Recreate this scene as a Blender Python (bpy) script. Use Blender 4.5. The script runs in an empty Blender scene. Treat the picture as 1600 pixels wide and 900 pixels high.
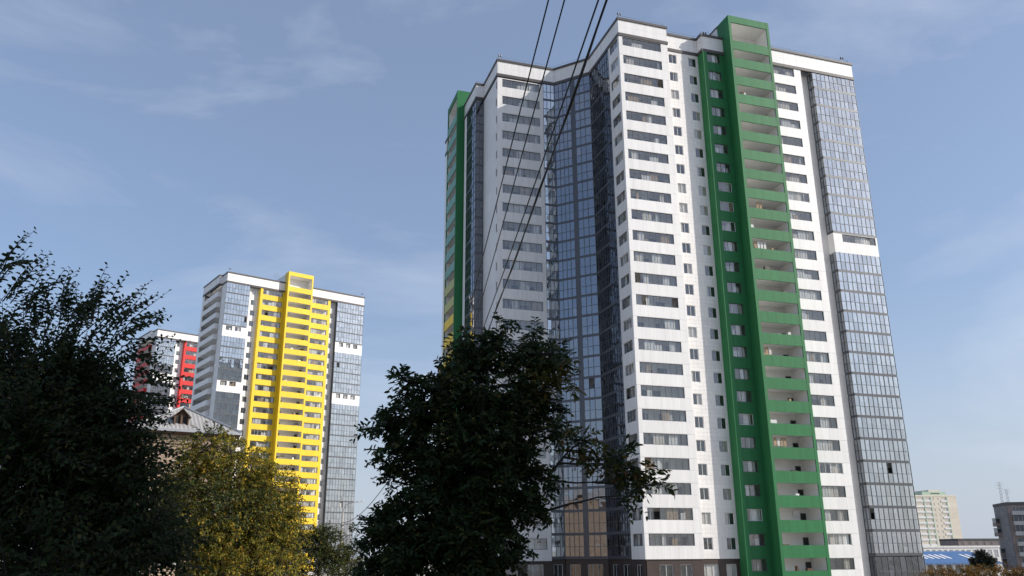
import bpy, math, random
import numpy as np
from mathutils import Matrix, Vector

# ------------------------------------------------------------------ camera
scene = bpy.context.scene
F_PX, PITCH, ROLL = 1310.0, math.radians(17.75), -math.atan(24 / 4093)
EYE = np.array([0.0, 0.0, 1.6])
_fw = np.array([0, math.cos(PITCH), math.sin(PITCH)])
_u0 = np.array([0, -math.sin(PITCH), math.cos(PITCH)])
_r0 = np.array([1.0, 0, 0])
_rt = math.cos(ROLL) * _r0 + math.sin(ROLL) * _u0
_up = -math.sin(ROLL) * _r0 + math.cos(ROLL) * _u0
cam = bpy.data.cameras.new('camera')
cam.sensor_width = 36.0
cam.lens = F_PX / 1600 * 36
cam.clip_start, cam.clip_end = 0.1, 12000
cam_ob = bpy.data.objects.new('camera', cam)
scene.collection.objects.link(cam_ob)
M = Matrix(((_rt[0], _up[0], -_fw[0], EYE[0]), (_rt[1], _up[1], -_fw[1], EYE[1]),
            (_rt[2], _up[2], -_fw[2], EYE[2]), (0, 0, 0, 1)))
cam_ob.matrix_world = M
scene.camera = cam_ob

# ------------------------------------------------------------------ light
SUN_AZ, SUN_EL = math.radians(100), math.radians(30)     # azimuth clockwise from +Y
world = bpy.data.worlds.new('World')
scene.world = world
world.use_nodes = True
wn, wl = world.node_tree.nodes, world.node_tree.links
wn.clear()
w_out = wn.new('ShaderNodeOutputWorld')
w_bg = wn.new('ShaderNodeBackground')
w_bg.inputs['Strength'].default_value = 0.15
sky = wn.new('ShaderNodeTexSky')
sky.sky_type = 'NISHITA'
sky.sun_disc = False
sky.sun_elevation = SUN_EL
sky.sun_rotation = SUN_AZ
sky.altitude = 150
sky.air_density = 1.0
sky.dust_density = 1.9
sky.ozone_density = 3.0
# thin cirrus, stretched along one direction of the whole dome
tc = wn.new('ShaderNodeTexCoord')
mp = wn.new('ShaderNodeMapping')
mp.inputs['Rotation'].default_value = (0.25, 0.5, 0.9)
mp.inputs['Location'].default_value = (5.0, 0.0, 2.0)
mp.inputs['Scale'].default_value = (1.0, 2.2, 3.6)
nz = wn.new('ShaderNodeTexNoise')
nz.inputs['Scale'].default_value = 1.9
nz.inputs['Detail'].default_value = 9
nz.inputs['Roughness'].default_value = 0.58
nz.inputs['Distortion'].default_value = 0.35
rmp = wn.new('ShaderNodeValToRGB')
rmp.color_ramp.elements[0].position = 0.50
rmp.color_ramp.elements[0].color = (0, 0, 0, 1)
rmp.color_ramp.elements[1].position = 0.78
rmp.color_ramp.elements[1].color = (0.44, 0.44, 0.44, 1)
veil = wn.new('ShaderNodeMixRGB')       # a thin even veil over the whole sky
veil.inputs['Fac'].default_value = 0.30
veil.inputs['Color2'].default_value = (3.25, 3.95, 5.4, 1)
mix = wn.new('ShaderNodeMixRGB')
mix.inputs['Color2'].default_value = (5.0, 5.4, 6.3, 1)
wl.new(tc.outputs['Generated'], mp.inputs['Vector'])
wl.new(mp.outputs['Vector'], nz.inputs['Vector'])
wl.new(nz.outputs['Fac'], rmp.inputs['Fac'])
wl.new(rmp.outputs['Color'], mix.inputs['Fac'])
wl.new(sky.outputs['Color'], veil.inputs['Color1'])
sep = wn.new('ShaderNodeSeparateXYZ')
wl.new(tc.outputs['Generated'], sep.inputs['Vector'])
hz = wn.new('ShaderNodeMapRange')          # pale ground haze, the same all round the horizon
hz.inputs['From Min'].default_value = 0.0
hz.inputs['From Max'].default_value = 0.30
hz.inputs['To Min'].default_value = 0.78
hz.inputs['To Max'].default_value = 0.0
hz.interpolation_type = 'SMOOTHSTEP'
wl.new(sep.outputs['Z'], hz.inputs['Value'])
hmix = wn.new('ShaderNodeMixRGB')
hmix.inputs['Color2'].default_value = (3.75, 4.15, 4.85, 1)
wl.new(hz.outputs['Result'], hmix.inputs['Fac'])
wl.new(veil.outputs['Color'], hmix.inputs['Color1'])
wl.new(hmix.outputs['Color'], mix.inputs['Color1'])
wl.new(mix.outputs['Color'], w_bg.inputs['Color'])
wl.new(w_bg.outputs['Background'], w_out.inputs['Surface'])

sun = bpy.data.lights.new('sun', 'SUN')
sun.energy = 4.6
sun.angle = math.radians(0.53)
sun.color = (1.0, 0.94, 0.86)
sun_ob = bpy.data.objects.new('sun', sun)
scene.collection.objects.link(sun_ob)
_sd = Vector((math.sin(SUN_AZ) * math.cos(SUN_EL), math.cos(SUN_AZ) * math.cos(SUN_EL), math.sin(SUN_EL)))
sun_ob.rotation_euler = _sd.to_track_quat('Z', 'Y').to_euler()
sun_ob.location = _sd * 200

vs = scene.view_settings
vs.view_transform = 'Standard'
vs.look = 'None'
vs.exposure = 0.0
vs.gamma = 1.0
vs.use_curve_mapping = False
scene.render.engine = 'CYCLES'
scene.cycles.use_denoising = True
scene.cycles.max_bounces = 8
scene.cycles.diffuse_bounces = 5
scene.cycles.glossy_bounces = 3
scene.cycles.transparent_max_bounces = 12
scene.cycles.caustics_reflective = False
scene.cycles.caustics_refractive = False

# ------------------------------------------------------------------ helpers
COL = scene.collection
rng = random.Random(7)


def ray(x, y):
    return _rt * (x - 800) / F_PX + _up * (450 - y) / F_PX + _fw


def at(x, y, D):
    """world point seen at photograph pixel x, y at horizontal distance D"""
    r = ray(x, y)
    return EYE + r * D / math.hypot(r[0], r[1])


def gz(x, y):
    """terrain height"""
    d = math.hypot(x, y)
    t = min(max((d - 12) / 55, 0), 1)
    return -2.8 * t * t * (3 - 2 * t)


def tag(o, label=None, cat=None, group=None, kind=None):
    if label: o['label'] = label
    if cat: o['category'] = cat
    if group: o['group'] = group
    if kind: o['kind'] = kind
    return o


def empty(name, loc, rz=0.0):
    o = bpy.data.objects.new(name, None)
    o.empty_display_size = 0.5
    COL.objects.link(o)
    o.location = loc
    o.rotation_euler = (0, 0, rz)
    return o


def link(name, mesh, parent=None, loc=(0, 0, 0), rz=0.0):
    o = bpy.data.objects.new(name, mesh)
    COL.objects.link(o)
    if parent is not None:
        o.parent = parent
    o.location = loc
    o.rotation_euler = (0, 0, rz)
    return o


class MB:
    def __init__(self):
        self.v, self.f, self.m, self.mats = [], [], [], []

    def mi(self, mat):
        if mat not in self.mats:
            self.mats.append(mat)
        return self.mats.index(mat)

    def box(self, x0, x1, y0, y1, z0, z1, mat):
        b = len(self.v)
        self.v += [(x0, y0, z0), (x1, y0, z0), (x1, y1, z0), (x0, y1, z0),
                   (x0, y0, z1), (x1, y0, z1), (x1, y1, z1), (x0, y1, z1)]
        self.f += [(b, b + 3, b + 2, b + 1), (b + 4, b + 5, b + 6, b + 7), (b, b + 1, b + 5, b + 4),
                   (b + 1, b + 2, b + 6, b + 5), (b + 2, b + 3, b + 7, b + 6), (b + 3, b, b + 4, b + 7)]
        self.m += [self.mi(mat)] * 6
        return self

    def prism(self, pts, z0, z1, mat):
        """closed polygon extruded in z"""
        b, n = len(self.v), len(pts)
        self.v += [(p[0], p[1], z0) for p in pts] + [(p[0], p[1], z1) for p in pts]
        k = self.mi(mat)
        for i in range(n):
            j = (i + 1) % n
            self.f.append((b + i, b + j, b + n + j, b + n + i))
            self.m.append(k)
        self.f.append(tuple(b + n + i for i in range(n)))
        self.f.append(tuple(b + n - 1 - i for i in range(n)))
        self.m += [k, k]
        return self

    def poly(self, pts, mat):
        b = len(self.v)
        self.v += [tuple(p) for p in pts]
        self.f.append(tuple(range(b, b + len(pts))))
        self.m.append(self.mi(mat))
        return self

    def tube(self, pts, r0, r1, n, mat, cap=True):
        pts = [Vector(p) for p in pts]
        k = self.mi(mat)
        rings = []
        for i, p in enumerate(pts):
            t = (pts[min(i + 1, len(pts) - 1)] - pts[max(i - 1, 0)]).normalized()
            a = t.cross(Vector((0, 0, 1)))
            if a.length < 1e-3:
                a = Vector((1, 0, 0))
            a.normalize()
            c = t.cross(a)
            r = r0 + (r1 - r0) * i / max(1, len(pts) - 1)
            b = len(self.v)
            for j in range(n):
                w = 2 * math.pi * j / n
                self.v.append(tuple(p + a * (r * math.cos(w)) + c * (r * math.sin(w))))
            rings.append(b)
        for i in range(len(rings) - 1):
            for j in range(n):
                j2 = (j + 1) % n
                self.f.append((rings[i] + j, rings[i] + j2, rings[i + 1] + j2, rings[i + 1] + j))
                self.m.append(k)
        if cap:
            self.f.append(tuple(rings[0] + n - 1 - j for j in range(n)))
            self.f.append(tuple(rings[-1] + j for j in range(n)))
            self.m += [k, k]
        return self

    def mesh(self, name, smooth=False):
        me = bpy.data.meshes.new(name)
        me.from_pydata(self.v, [], self.f)
        for mt in self.mats:
            me.materials.append(mt)
        me.polygons.foreach_set('material_index', self.m)
        if smooth:
            me.polygons.foreach_set('use_smooth', [True] * len(self.f))
        me.update()
        return me


# ------------------------------------------------------------------ materials
def mat(name, col, rough=0.6, var=0.06, scale=0.6, bump=0.0, bscale=20, metal=0.0, spec=0.4, streak=0.0):
    m = bpy.data.materials.new(name)
    m.use_nodes = True
    nt = m.node_tree
    b = nt.nodes['Principled BSDF']
    b.inputs['Roughness'].default_value = rough
    b.inputs['Metallic'].default_value = metal
    b.inputs['Specular IOR Level'].default_value = spec
    t = nt.nodes.new('ShaderNodeTexCoord')
    n = nt.nodes.new('ShaderNodeTexNoise')
    n.inputs['Scale'].default_value = scale
    n.inputs['Detail'].default_value = 6
    n.inputs['Roughness'].default_value = 0.6
    oi = nt.nodes.new('ShaderNodeObjectInfo')
    add = nt.nodes.new('ShaderNodeVectorMath')
    add.operation = 'ADD'
    mul = nt.nodes.new('ShaderNodeVectorMath')
    mul.operation = 'SCALE'
    mul.inputs['Scale'].default_value = 37.0
    cmb = nt.nodes.new('ShaderNodeCombineXYZ')
    for s in ('X', 'Y', 'Z'):
        nt.links.new(oi.outputs['Random'], cmb.inputs[s])
    nt.links.new(cmb.outputs['Vector'], mul.inputs[0])
    nt.links.new(t.outputs['Object'], add.inputs[0])
    nt.links.new(mul.outputs['Vector'], add.inputs[1])
    src = add
    if streak:
        mpn = nt.nodes.new('ShaderNodeMapping')
        mpn.inputs['Scale'].default_value = (3.0, 3.0, 0.25)
        nt.links.new(add.outputs['Vector'], mpn.inputs['Vector'])
        src = mpn
    nt.links.new(src.outputs['Vector'], n.inputs['Vector'])
    r = nt.nodes.new('ShaderNodeValToRGB')
    r.color_ramp.elements[0].position = 0.3
    r.color_ramp.elements[1].position = 0.7
    r.color_ramp.elements[0].color = tuple(max(0, c * (1 - var)) for c in col) + (1,)
    r.color_ramp.elements[1].color = tuple(min(1, c * (1 + var)) for c in col) + (1,)
    nt.links.new(n.outputs['Fac'], r.inputs['Fac'])
    hs = nt.nodes.new('ShaderNodeHueSaturation')      # panels of one batch differ a little in tone
    mrg = nt.nodes.new('ShaderNodeMapRange')
    mrg.inputs['To Min'].default_value = 0.955
    mrg.inputs['To Max'].default_value = 1.03
    nt.links.new(oi.outputs['Random'], mrg.inputs['Value'])
    nt.links.new(mrg.outputs['Result'], hs.inputs['Value'])
    nt.links.new(r.outputs['Color'], hs.inputs['Color'])
    nt.links.new(hs.outputs['Color'], b.inputs['Base Color'])
    if bump:
        n2 = nt.nodes.new('ShaderNodeTexNoise')
        n2.inputs['Scale'].default_value = bscale
        n2.inputs['Detail'].default_value = 4
        bp = nt.nodes.new('ShaderNodeBump')
        bp.inputs['Strength'].default_value = bump
        bp.inputs['Distance'].default_value = 0.05
        nt.links.new(t.outputs['Object'], n2.inputs['Vector'])
        nt.links.new(n2.outputs['Fac'], bp.inputs['Height'])
        nt.links.new(bp.outputs['Normal'], b.inputs['Normal'])
    return m


def glass(name, tint, base, rough=0.02, wav=0.06):
    m = bpy.data.materials.new(name)
    m.use_nodes = True
    nt = m.node_tree
    nt.nodes.clear()
    out = nt.nodes.new('ShaderNodeOutputMaterial')
    tr = nt.nodes.new('ShaderNodeBsdfTransparent')
    tr.inputs['Color'].default_value = tuple(tint) + (1,)
    gl = nt.nodes.new('ShaderNodeBsdfGlossy')
    gl.inputs['Roughness'].default_value = rough
    gl.inputs['Color'].default_value = (0.92, 0.95, 1.0, 1)
    lw = nt.nodes.new('ShaderNodeLayerWeight')
    lw.inputs['Blend'].default_value = 0.5
    fr = nt.nodes.new('ShaderNodeMath')
    fr.operation = 'POWER'
    fr.inputs[1].default_value = 5.0
    nt.links.new(lw.outputs['Facing'], fr.inputs[0])
    mr = nt.nodes.new('ShaderNodeMapRange')
    mr.inputs['From Min'].default_value = 0.0
    mr.inputs['From Max'].default_value = 1.0
    mr.inputs['To Min'].default_value = base
    mr.inputs['To Max'].default_value = 1.0
    mx = nt.nodes.new('ShaderNodeMixShader')
    # panes are never perfectly flat: a slow waviness, different in each pane
    tcn = nt.nodes.new('ShaderNodeTexCoord')
    n = nt.nodes.new('ShaderNodeTexNoise')
    n.inputs['Scale'].default_value = 0.7
    n.inputs['Detail'].default_value = 1
    bp = nt.nodes.new('ShaderNodeBump')
    bp.inputs['Strength'].default_value = wav
    bp.inputs['Distance'].default_value = 0.3
    geo = nt.nodes.new('ShaderNodeNewGeometry')
    oi = nt.nodes.new('ShaderNodeObjectInfo')
    ad = nt.nodes.new('ShaderNodeVectorMath')
    sc = nt.nodes.new('ShaderNodeMath')
    sc.operation = 'MULTIPLY'
    sc.inputs[1].default_value = 50
    nt.links.new(oi.outputs['Random'], sc.inputs[0])
    nt.links.new(geo.outputs['Position'], ad.inputs[0])
    nt.links.new(sc.outputs['Value'], ad.inputs[1])
    nt.links.new(ad.outputs['Vector'], n.inputs['Vector'])
    nt.links.new(n.outputs['Fac'], bp.inputs['Height'])
    nt.links.new(bp.outputs['Normal'], gl.inputs['Normal'])
    nt.links.new(fr.outputs['Value'], mr.inputs['Value'])
    nt.links.new(mr.outputs['Result'], mx.inputs['Fac'])
    nt.links.new(tr.outputs['BSDF'], mx.inputs[1])
    nt.links.new(gl.outputs['BSDF'], mx.inputs[2])
    nt.links.new(mx.outputs['Shader'], out.inputs['Surface'])
    return m


def leafmat(name, cols, trans=0.35, rough=0.5):
    """cols: list of (position, rgb) picked at random per leaf"""
    m = bpy.data.materials.new(name)
    m.use_nodes = True
    nt = m.node_tree
    b = nt.nodes['Principled BSDF']
    out = nt.nodes['Material Output']
    b.inputs['Roughness'].default_value = rough
    b.inputs['Specular IOR Level'].default_value = 0.15
    geo = nt.nodes.new('ShaderNodeNewGeometry')
    r = nt.nodes.new('ShaderNodeValToRGB')
    els = r.color_ramp.elements
    while len(els) < len(cols):
        els.new(0.5)
    for e, (p, c) in zip(els, cols):
        e.position = p
        e.color = tuple(c) + (1,)
    nt.links.new(geo.outputs['Random Per Island'], r.inputs['Fac'])
    nt.links.new(r.outputs['Color'], b.inputs['Base Color'])
    t = nt.nodes.new('ShaderNodeBsdfTranslucent')
    mx = nt.nodes.new('ShaderNodeMixShader')
    mx.inputs['Fac'].default_value = trans
    nt.links.new(r.outputs['Color'], t.inputs['Color'])
    nt.links.new(b.outputs['BSDF'], mx.inputs[1])
    nt.links.new(t.outputs['BSDF'], mx.inputs[2])
    nt.links.new(mx.outputs['Shader'], out.inputs['Surface'])
    return m


WHITE = mat('white_cladding', (0.81, 0.79, 0.77), 0.45, 0.075, 0.5, streak=1)
TILE = mat('white_tile', (0.80, 0.77, 0.745), 0.5, 0.05, 0.8)
PLASTER = mat('plaster', (0.84, 0.825, 0.80), 0.8, 0.06, 0.4)
INNER = mat('loggia_plaster', (0.76, 0.75, 0.73), 0.85, 0.12, 0.3)
GREEN = mat('green_cladding', (0.030, 0.170, 0.061), 0.55, 0.12, 0.5, streak=1, spec=0.25)
FLATLIT_GREEN = mat('flat_lit_green_cladding', (0.16, 0.36, 0.30), 0.5, 0.05, 0.5)  # green cladding with flat light painted in as a paler, bluer tone
OLIVE = mat('pale_olive_cladding', (0.42, 0.44, 0.16), 0.5, 0.05, 0.5)
YELLOW = mat('yellow_cladding', (0.85, 0.585, 0.028), 0.5, 0.07, 0.5, streak=1)
RED = mat('red_cladding', (0.62, 0.022, 0.018), 0.5, 0.06, 0.5, streak=1)
CORNICE = mat('dark_cornice', (0.085, 0.075, 0.075), 0.5, 0.15, 0.8)
BASE = mat('brown_base_tile', (0.060, 0.042, 0.036), 0.45, 0.15, 1.0)
ALU = mat('grey_aluminium', (0.13, 0.13, 0.135), 0.4, 0.05, 1.0, metal=0.3)
DARKALU = mat('dark_spandrel', (0.10, 0.105, 0.12), 0.35, 0.08, 1.0, metal=0.2)
GREYALU = mat('grey_spandrel', (0.095, 0.10, 0.11), 0.4, 0.06, 1.0, metal=0.2)
PVC = mat('white_pvc', (0.78, 0.78, 0.78), 0.4, 0.02, 1.0)
ROOM = mat('dark_room', (0.035, 0.034, 0.034), 0.9, 0.3, 0.5)
CURTAIN = mat('curtain', (0.62, 0.58, 0.52), 0.9, 0.15, 3.0)
NET = mat('net_curtain', (0.70, 0.70, 0.68), 0.9, 0.12, 2.0)
CURTAIN2 = mat('tan_curtain', (0.38, 0.28, 0.18), 0.9, 0.2, 3.0)
CONCRETE = mat('concrete', (0.34, 0.33, 0.31), 0.85, 0.12, 1.2, 0.2)
ROOFING = mat('roofing', (0.10, 0.10, 0.10), 0.9, 0.15, 0.4)
GL_RIB = glass('loggia_glass', (0.94, 0.94, 0.93), 0.085)
GL_CW = glass('sun_control_glass', (0.78, 0.83, 0.83), 0.43)
GL_CW2 = glass('sun_control_glass_older', (0.72, 0.77, 0.78), 0.36)
GL_BLUE = glass('blue_glass', (0.42, 0.48, 0.58), 0.26)
GL_DARK = glass('smoked_glass', (0.50, 0.52, 0.56), 0.17)
BARK = mat('bark', (0.040, 0.033, 0.027), 0.9, 0.35, 6.0, 0.6, 25)
STEEL = mat('galvanised_steel', (0.42, 0.43, 0.44), 0.45, 0.1, 3.0, metal=0.6)
RUBBER = mat('black_cable', (0.012, 0.012, 0.013), 0.55, 0.2, 5.0)
WOODPOLE = mat('weathered_pole', (0.13, 0.11, 0.09), 0.9, 0.3, 4.0, 0.4)
BRICK = mat('beige_brick', (0.36, 0.27, 0.20), 0.9, 0.22, 1.6, 0.3, 8)
REDBRICK = mat('red_brick', (0.34, 0.15, 0.10), 0.9, 0.2, 1.5, 0.3, 8)
SLATE = mat('corrugated_grey_sheet', (0.34, 0.33, 0.32), 0.7, 0.16, 0.8, 0.2)
BLUEROOF = mat('blue_metal_roof', (0.06, 0.13, 0.28), 0.45, 0.10, 0.5)
CREAM = mat('cream_panel', (0.70, 0.63, 0.52), 0.8, 0.06, 0.3)
MINT = mat('mint_panel', (0.46, 0.58, 0.46), 0.8, 0.06, 0.3)
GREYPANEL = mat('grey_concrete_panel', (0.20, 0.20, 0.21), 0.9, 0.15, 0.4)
LGREY = mat('light_grey_panel', (0.42, 0.42, 0.42), 0.9, 0.12, 0.5)
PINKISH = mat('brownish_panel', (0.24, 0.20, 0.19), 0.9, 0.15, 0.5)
FARWIN = mat('far_window', (0.05, 0.055, 0.065), 0.12, 0.3, 0.8, spec=0.6)
SIGNBLUE = mat('sign_blue', (0.02, 0.07, 0.30), 0.35, 0.03, 1.0)
SIGNWHITE = mat('sign_white', (0.80, 0.80, 0.80), 0.35, 0.03, 1.0)
REDLAMP = mat('red_lens', (0.05, 0.012, 0.012), 0.3, 0.05, 1.0)
OLDWOOD = mat('old_wood', (0.12, 0.07, 0.045), 0.8, 0.3, 3.0, 0.3)

# ground
GROUND = bpy.data.materials.new('dry_grass_and_paving')
GROUND.use_nodes = True
_nt = GROUND.node_tree
_b = _nt.nodes['Principled BSDF']
_b.inputs['Roughness'].default_value = 0.95
_n = _nt.nodes.new('ShaderNodeTexNoise')
_n.inputs['Scale'].default_value = 0.15
_n.inputs['Detail'].default_value = 9
_r = _nt.nodes.new('ShaderNodeValToRGB')
_r.color_ramp.elements[0].position, _r.color_ramp.elements[0].color = 0.36, (0.21, 0.20, 0.14, 1)
_r.color_ramp.elements[1].position, _r.color_ramp.elements[1].color = 0.60, (0.38, 0.36, 0.33, 1)  # pale paving tone, raised to bounce fill light onto the towers
_t = _nt.nodes.new('ShaderNodeTexCoord')
_nt.links.new(_t.outputs['Object'], _n.inputs['Vector'])
_nt.links.new(_n.outputs['Fac'], _r.inputs['Fac'])
_nt.links.new(_r.outputs['Color'], _b.inputs['Base Color'])

# ------------------------------------------------------------------ ground
_rad = [0, 6, 12, 18, 24, 30, 36, 42, 48, 54, 60, 67, 90, 150, 300, 700, 2000, 6000]
gv, gf = [(0, 0, 0)], []
NA = 48
for r_ in _rad[1:]:
    for a in range(NA):
        x, y = r_ * math.cos(2 * math.pi * a / NA), r_ * math.sin(2 * math.pi * a / NA)
        gv.append((x, y, gz(x, y)))
for a in range(NA):
    gf.append((0, 1 + a, 1 + (a + 1) % NA))
for k in range(len(_rad) - 2):
    for a in range(NA):
        a2 = (a + 1) % NA
        gf.append((1 + k * NA + a, 1 + (k + 1) * NA + a, 1 + (k + 1) * NA + a2, 1 + k * NA + a2))
gm = bpy.data.meshes.new('ground')
gm.from_pydata(gv, [], gf)
gm.materials.append(GROUND)
gm.polygons.foreach_set('use_smooth', [True] * len(gf))
tag(link('ground', gm), 'dry grass and pale concrete paving', None, None, 'structure')

# ------------------------------------------------------------------ facade kit
FH = 3.01          # storey height
GZ = -2.8          # ground level at the towers


class Fac:
    """a vertical facade plane of a tower: s runs left to right seen from outside, d inwards"""

    def __init__(self, root, u, v, ang=0.0):
        self.root, self.u, self.v, self.a = root, u, v, math.radians(ang)

    def pos(self, s, d=0.0):
        c, n = math.cos(self.a), math.sin(self.a)
        return self.u + s * c - d * n, self.v + s * n + d * c

    def put(self, name, mesh, s, z, d=0.0):
        x, y = self.pos(s, d)
        return link(name, mesh, self.root, (x, y, z), self.a)


MESH = {}


def cached(key, fn):
    if key not in MESH:
        MESH[key] = fn()
    return MESH[key]


def split_line(a, b, step):
    n = max(1, round((b - a) / step))
    return [a + (b - a) * i / n for i in range(n + 1)]


GAP = 0.012


def panels(mb, x0, x1, z0, z1, m, pw=1.2, ph=3.0, th=0.12):
    """cladding panels with open joints over a backing strip"""
    if x1 - x0 < 0.02 or z1 - z0 < 0.02:
        return
    xs, zs = split_line(x0, x1, pw), split_line(z0, z1, ph)
    for a, b in zip(xs, xs[1:]):
        for c, e in zip(zs, zs[1:]):
            mb.box(a + GAP / 2, b - GAP / 2, 0, th - 0.03, c + GAP / 2, e - GAP / 2, m)
    mb.box(x0, x1, th - 0.03, th, z0, z1, m)


def clad_floor(w, h, wins, m, pw=1.2, ph=3.0):
    """one storey of cladding of width w with window holes [(s0,s1,z0,z1)] of one height"""
    def fn():
        mb = MB()
        if not wins:
            panels(mb, 0, w, 0, h, m, pw, ph)
        else:
            z0, z1 = wins[0][2], wins[0][3]
            panels(mb, 0, w, 0, z0, m, pw, ph)
            panels(mb, 0, w, z1, h, m, pw, ph)
            x = 0
            for q in wins:
                panels(mb, x, q[0], z0, z1, m, pw, ph)
                x = q[1]
            panels(mb, x, w, z0, z1, m, pw, ph)
        return mb.mesh('cladding')
    return cached(('clad', round(w, 3), round(h, 3), tuple(wins), m.name, pw, ph), fn)


def frame_mesh(w, h, n, m, rows=(), fw=0.06, mull=0.04, dep=0.07, back=None):
    def fn():
        mb = MB()
        mb.box(0, fw, 0, dep, 0, h, m)
        mb.box(w - fw, w, 0, dep, 0, h, m)
        mb.box(fw, w - fw, 0, dep, 0, fw, m)
        mb.box(fw, w - fw, 0, dep, h - fw, h, m)
        for i in range(1, n):
            x = w * i / n
            mb.box(x - mull / 2, x + mull / 2, 0.004, dep - 0.004, fw, h - fw, m)
        for r in rows:
            for i in range(n):
                mb.box(w * i / n + (fw if i == 0 else mull / 2), w * (i + 1) / n - (fw if i == n - 1 else mull / 2),
                       0.006, dep - 0.006, r - mull / 2, r + mull / 2, m)
        if back:
            mb.box(0.0, w, 0.16, 0.18, 0.0, h, back)
        return mb.mesh('frame')
    return cached(('frame', round(w, 3), round(h, 3), n, m.name, rows, fw, mull, back and back.name), fn)


def pane_mesh(w, h, g):
    def fn():
        return MB().box(0, w, 0, 0.012, 0, h, g).mesh('pane')
    return cached(('pane', round(w, 3), round(h, 3), g.name), fn)


class Budget:
    """the first 300 panes are objects of their own, the others go into one mesh of the tower"""

    def __init__(self, n):
        self.n, self.rest, self.cur = n, MB(), MB()


def rest_box(mb, fac, s0, s1, d0, d1, z0, z1, m, tilt=0.0):
    """box in facade space written into tower space; tilt sets a pane a little out of true"""
    b = len(mb.v)
    ts, tz = rng.uniform(-tilt, tilt), rng.uniform(-tilt, tilt)
    for z in (z0, z1):
        for (s, d) in ((s0, d0), (s1, d0), (s1, d1), (s0, d1)):
            x, y = fac.pos(s, d + ts * (s - s0) + (tz * (z1 - z0) if z == z1 else 0))
            mb.v.append((x, y, z))
    mb.f += [(b, b + 3, b + 2, b + 1), (b + 4, b + 5, b + 6, b + 7), (b, b + 1, b + 5, b + 4),
             (b + 1, b + 2, b + 6, b + 5), (b + 2, b + 3, b + 7, b + 6), (b + 3, b, b + 4, b + 7)]
    mb.m += [mb.mi(m)] * 6


def glaze(fac, win, s, z, w, h, n, g, bud, rows=(), fw=0.06, mull=0.04, d=0.10, own=True, skip=0.0):
    """panes of a window; win is the window's frame object"""
    zs = [0.0] + list(rows) + [h]
    for i in range(n):
        xa = w * i / n + (fw if i == 0 else mull / 2)
        xb = w * (i + 1) / n - (fw if i == n - 1 else mull / 2)
        for k in range(len(zs) - 1):
            za = zs[k] + (fw if k == 0 else mull / 2)
            zb = zs[k + 1] - (fw if k == len(zs) - 2 else mull / 2)
            if rng.random() < skip:
                continue        # sash slid open
            if own and bud.n > 0:
                bud.n -= 1
                link('pane', pane_mesh(xb - xa, zb - za, g), win, (xa, 0.03, za)).rotation_euler = (rng.uniform(-0.008, 0.008), 0, rng.uniform(-0.012, 0.012))
            else:
                rest_box(bud.rest, fac, s + xa, s + xb, d + 0.03, d + 0.042, z + za, z + zb, g, 0.012)


def inner_detail(fac, bud, s0, s1, z, h, dcore):
    """what shows behind a glazed loggia: balcony doors, inner windows, now and then a curtain"""
    w = s1 - s0
    x = s0 + 0.3
    while x < s1 - 0.9:
        k = rng.random()
        if k < 0.62:
            ww = rng.choice((0.75, 1.3, 1.5))
            ww = min(ww, s1 - x - 0.1)
            rest_box(bud.cur, fac, x, x + ww, dcore - 0.06, dcore - 0.02, z - 0.9, z + h - 0.25, PVC)
            rest_box(bud.cur, fac, x + 0.07, x + ww - 0.07, dcore - 0.075, dcore - 0.055, z + 0.1 if ww > 1 else z - 0.8, z + h - 0.33, ROOM)
            x += ww + rng.uniform(0.3, 1.2)
        else:
            x += rng.uniform(0.4, 1.4)
    for q in range(rng.choice((1, 2, 2, 3))):
        cw = rng.uniform(0.35, min(1.9, w * 0.5))
        c0 = rng.uniform(s0, s1 - cw)
        dd = 0.30 + 0.04 * q
        rest_box(bud.cur, fac, c0, c0 + cw, dd, dd + 0.012, z - 0.05, z + h + 0.05 if rng.random() < 0.7 else z + h * 0.6, rng.choice((NET, NET, NET, CURTAIN, CURTAIN, CURTAIN2)))
    if rng.random() < 0.4:         # things kept on the loggia: boxes, skis, a drying rack
        c0 = rng.uniform(s0, s1 - 0.8)
        rest_box(bud.cur, fac, c0, c0 + rng.uniform(0.15, 0.7), 0.5, 0.8, z - 1.0, z + rng.uniform(0.1, 0.9), rng.choice((CURTAIN2, PVC, OLDWOOD, BASE)))


def ribbon_column(fac, w, wins, zb, ks, bud, m, fr, g, npw, own=True, dcore=1.6, pw=1.2, ph=3.0, inner=True, back=None, rows=(), fh=FH, wd=0.10):
    """cladding + window for each storey; wins: (s0,s1,z0,z1) relative to the storey"""
    cm = clad_floor(w, fh, tuple(wins), m, pw, ph)
    for k in ks:
        z = zb + fh * k
        fac.put('cladding', cm, 0, z)
        for q, n in zip(wins, npw):
            fr_k = fr if fr is PVC or rng.random() > 0.10 else PVC
            ww, hh = q[1] - q[0], q[3] - q[2]
            o = fac.put('window', frame_mesh(ww, hh, n, fr_k, rows, back=back), q[0], z + q[2], wd)
            glaze(fac, o, q[0], z + q[2], ww, hh, n, g, bud, rows, own=own, d=wd, skip=0.012 if inner else 0)
            if inner:
                inner_detail(fac, bud, q[0], q[1], z + q[2], hh, dcore)
            elif back is not None and rng.random() < 0.4:
                cw = ww * rng.choice((0.3, 0.45, 1.0))
                c0 = q[0] + rng.choice((0, ww - cw))
                rest_box(bud.cur, fac, c0 + 0.03, c0 + cw - 0.03, wd + 0.11, wd + 0.12, z + q[2] + 0.03, z + q[3] - 0.03, CURTAIN)


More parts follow.
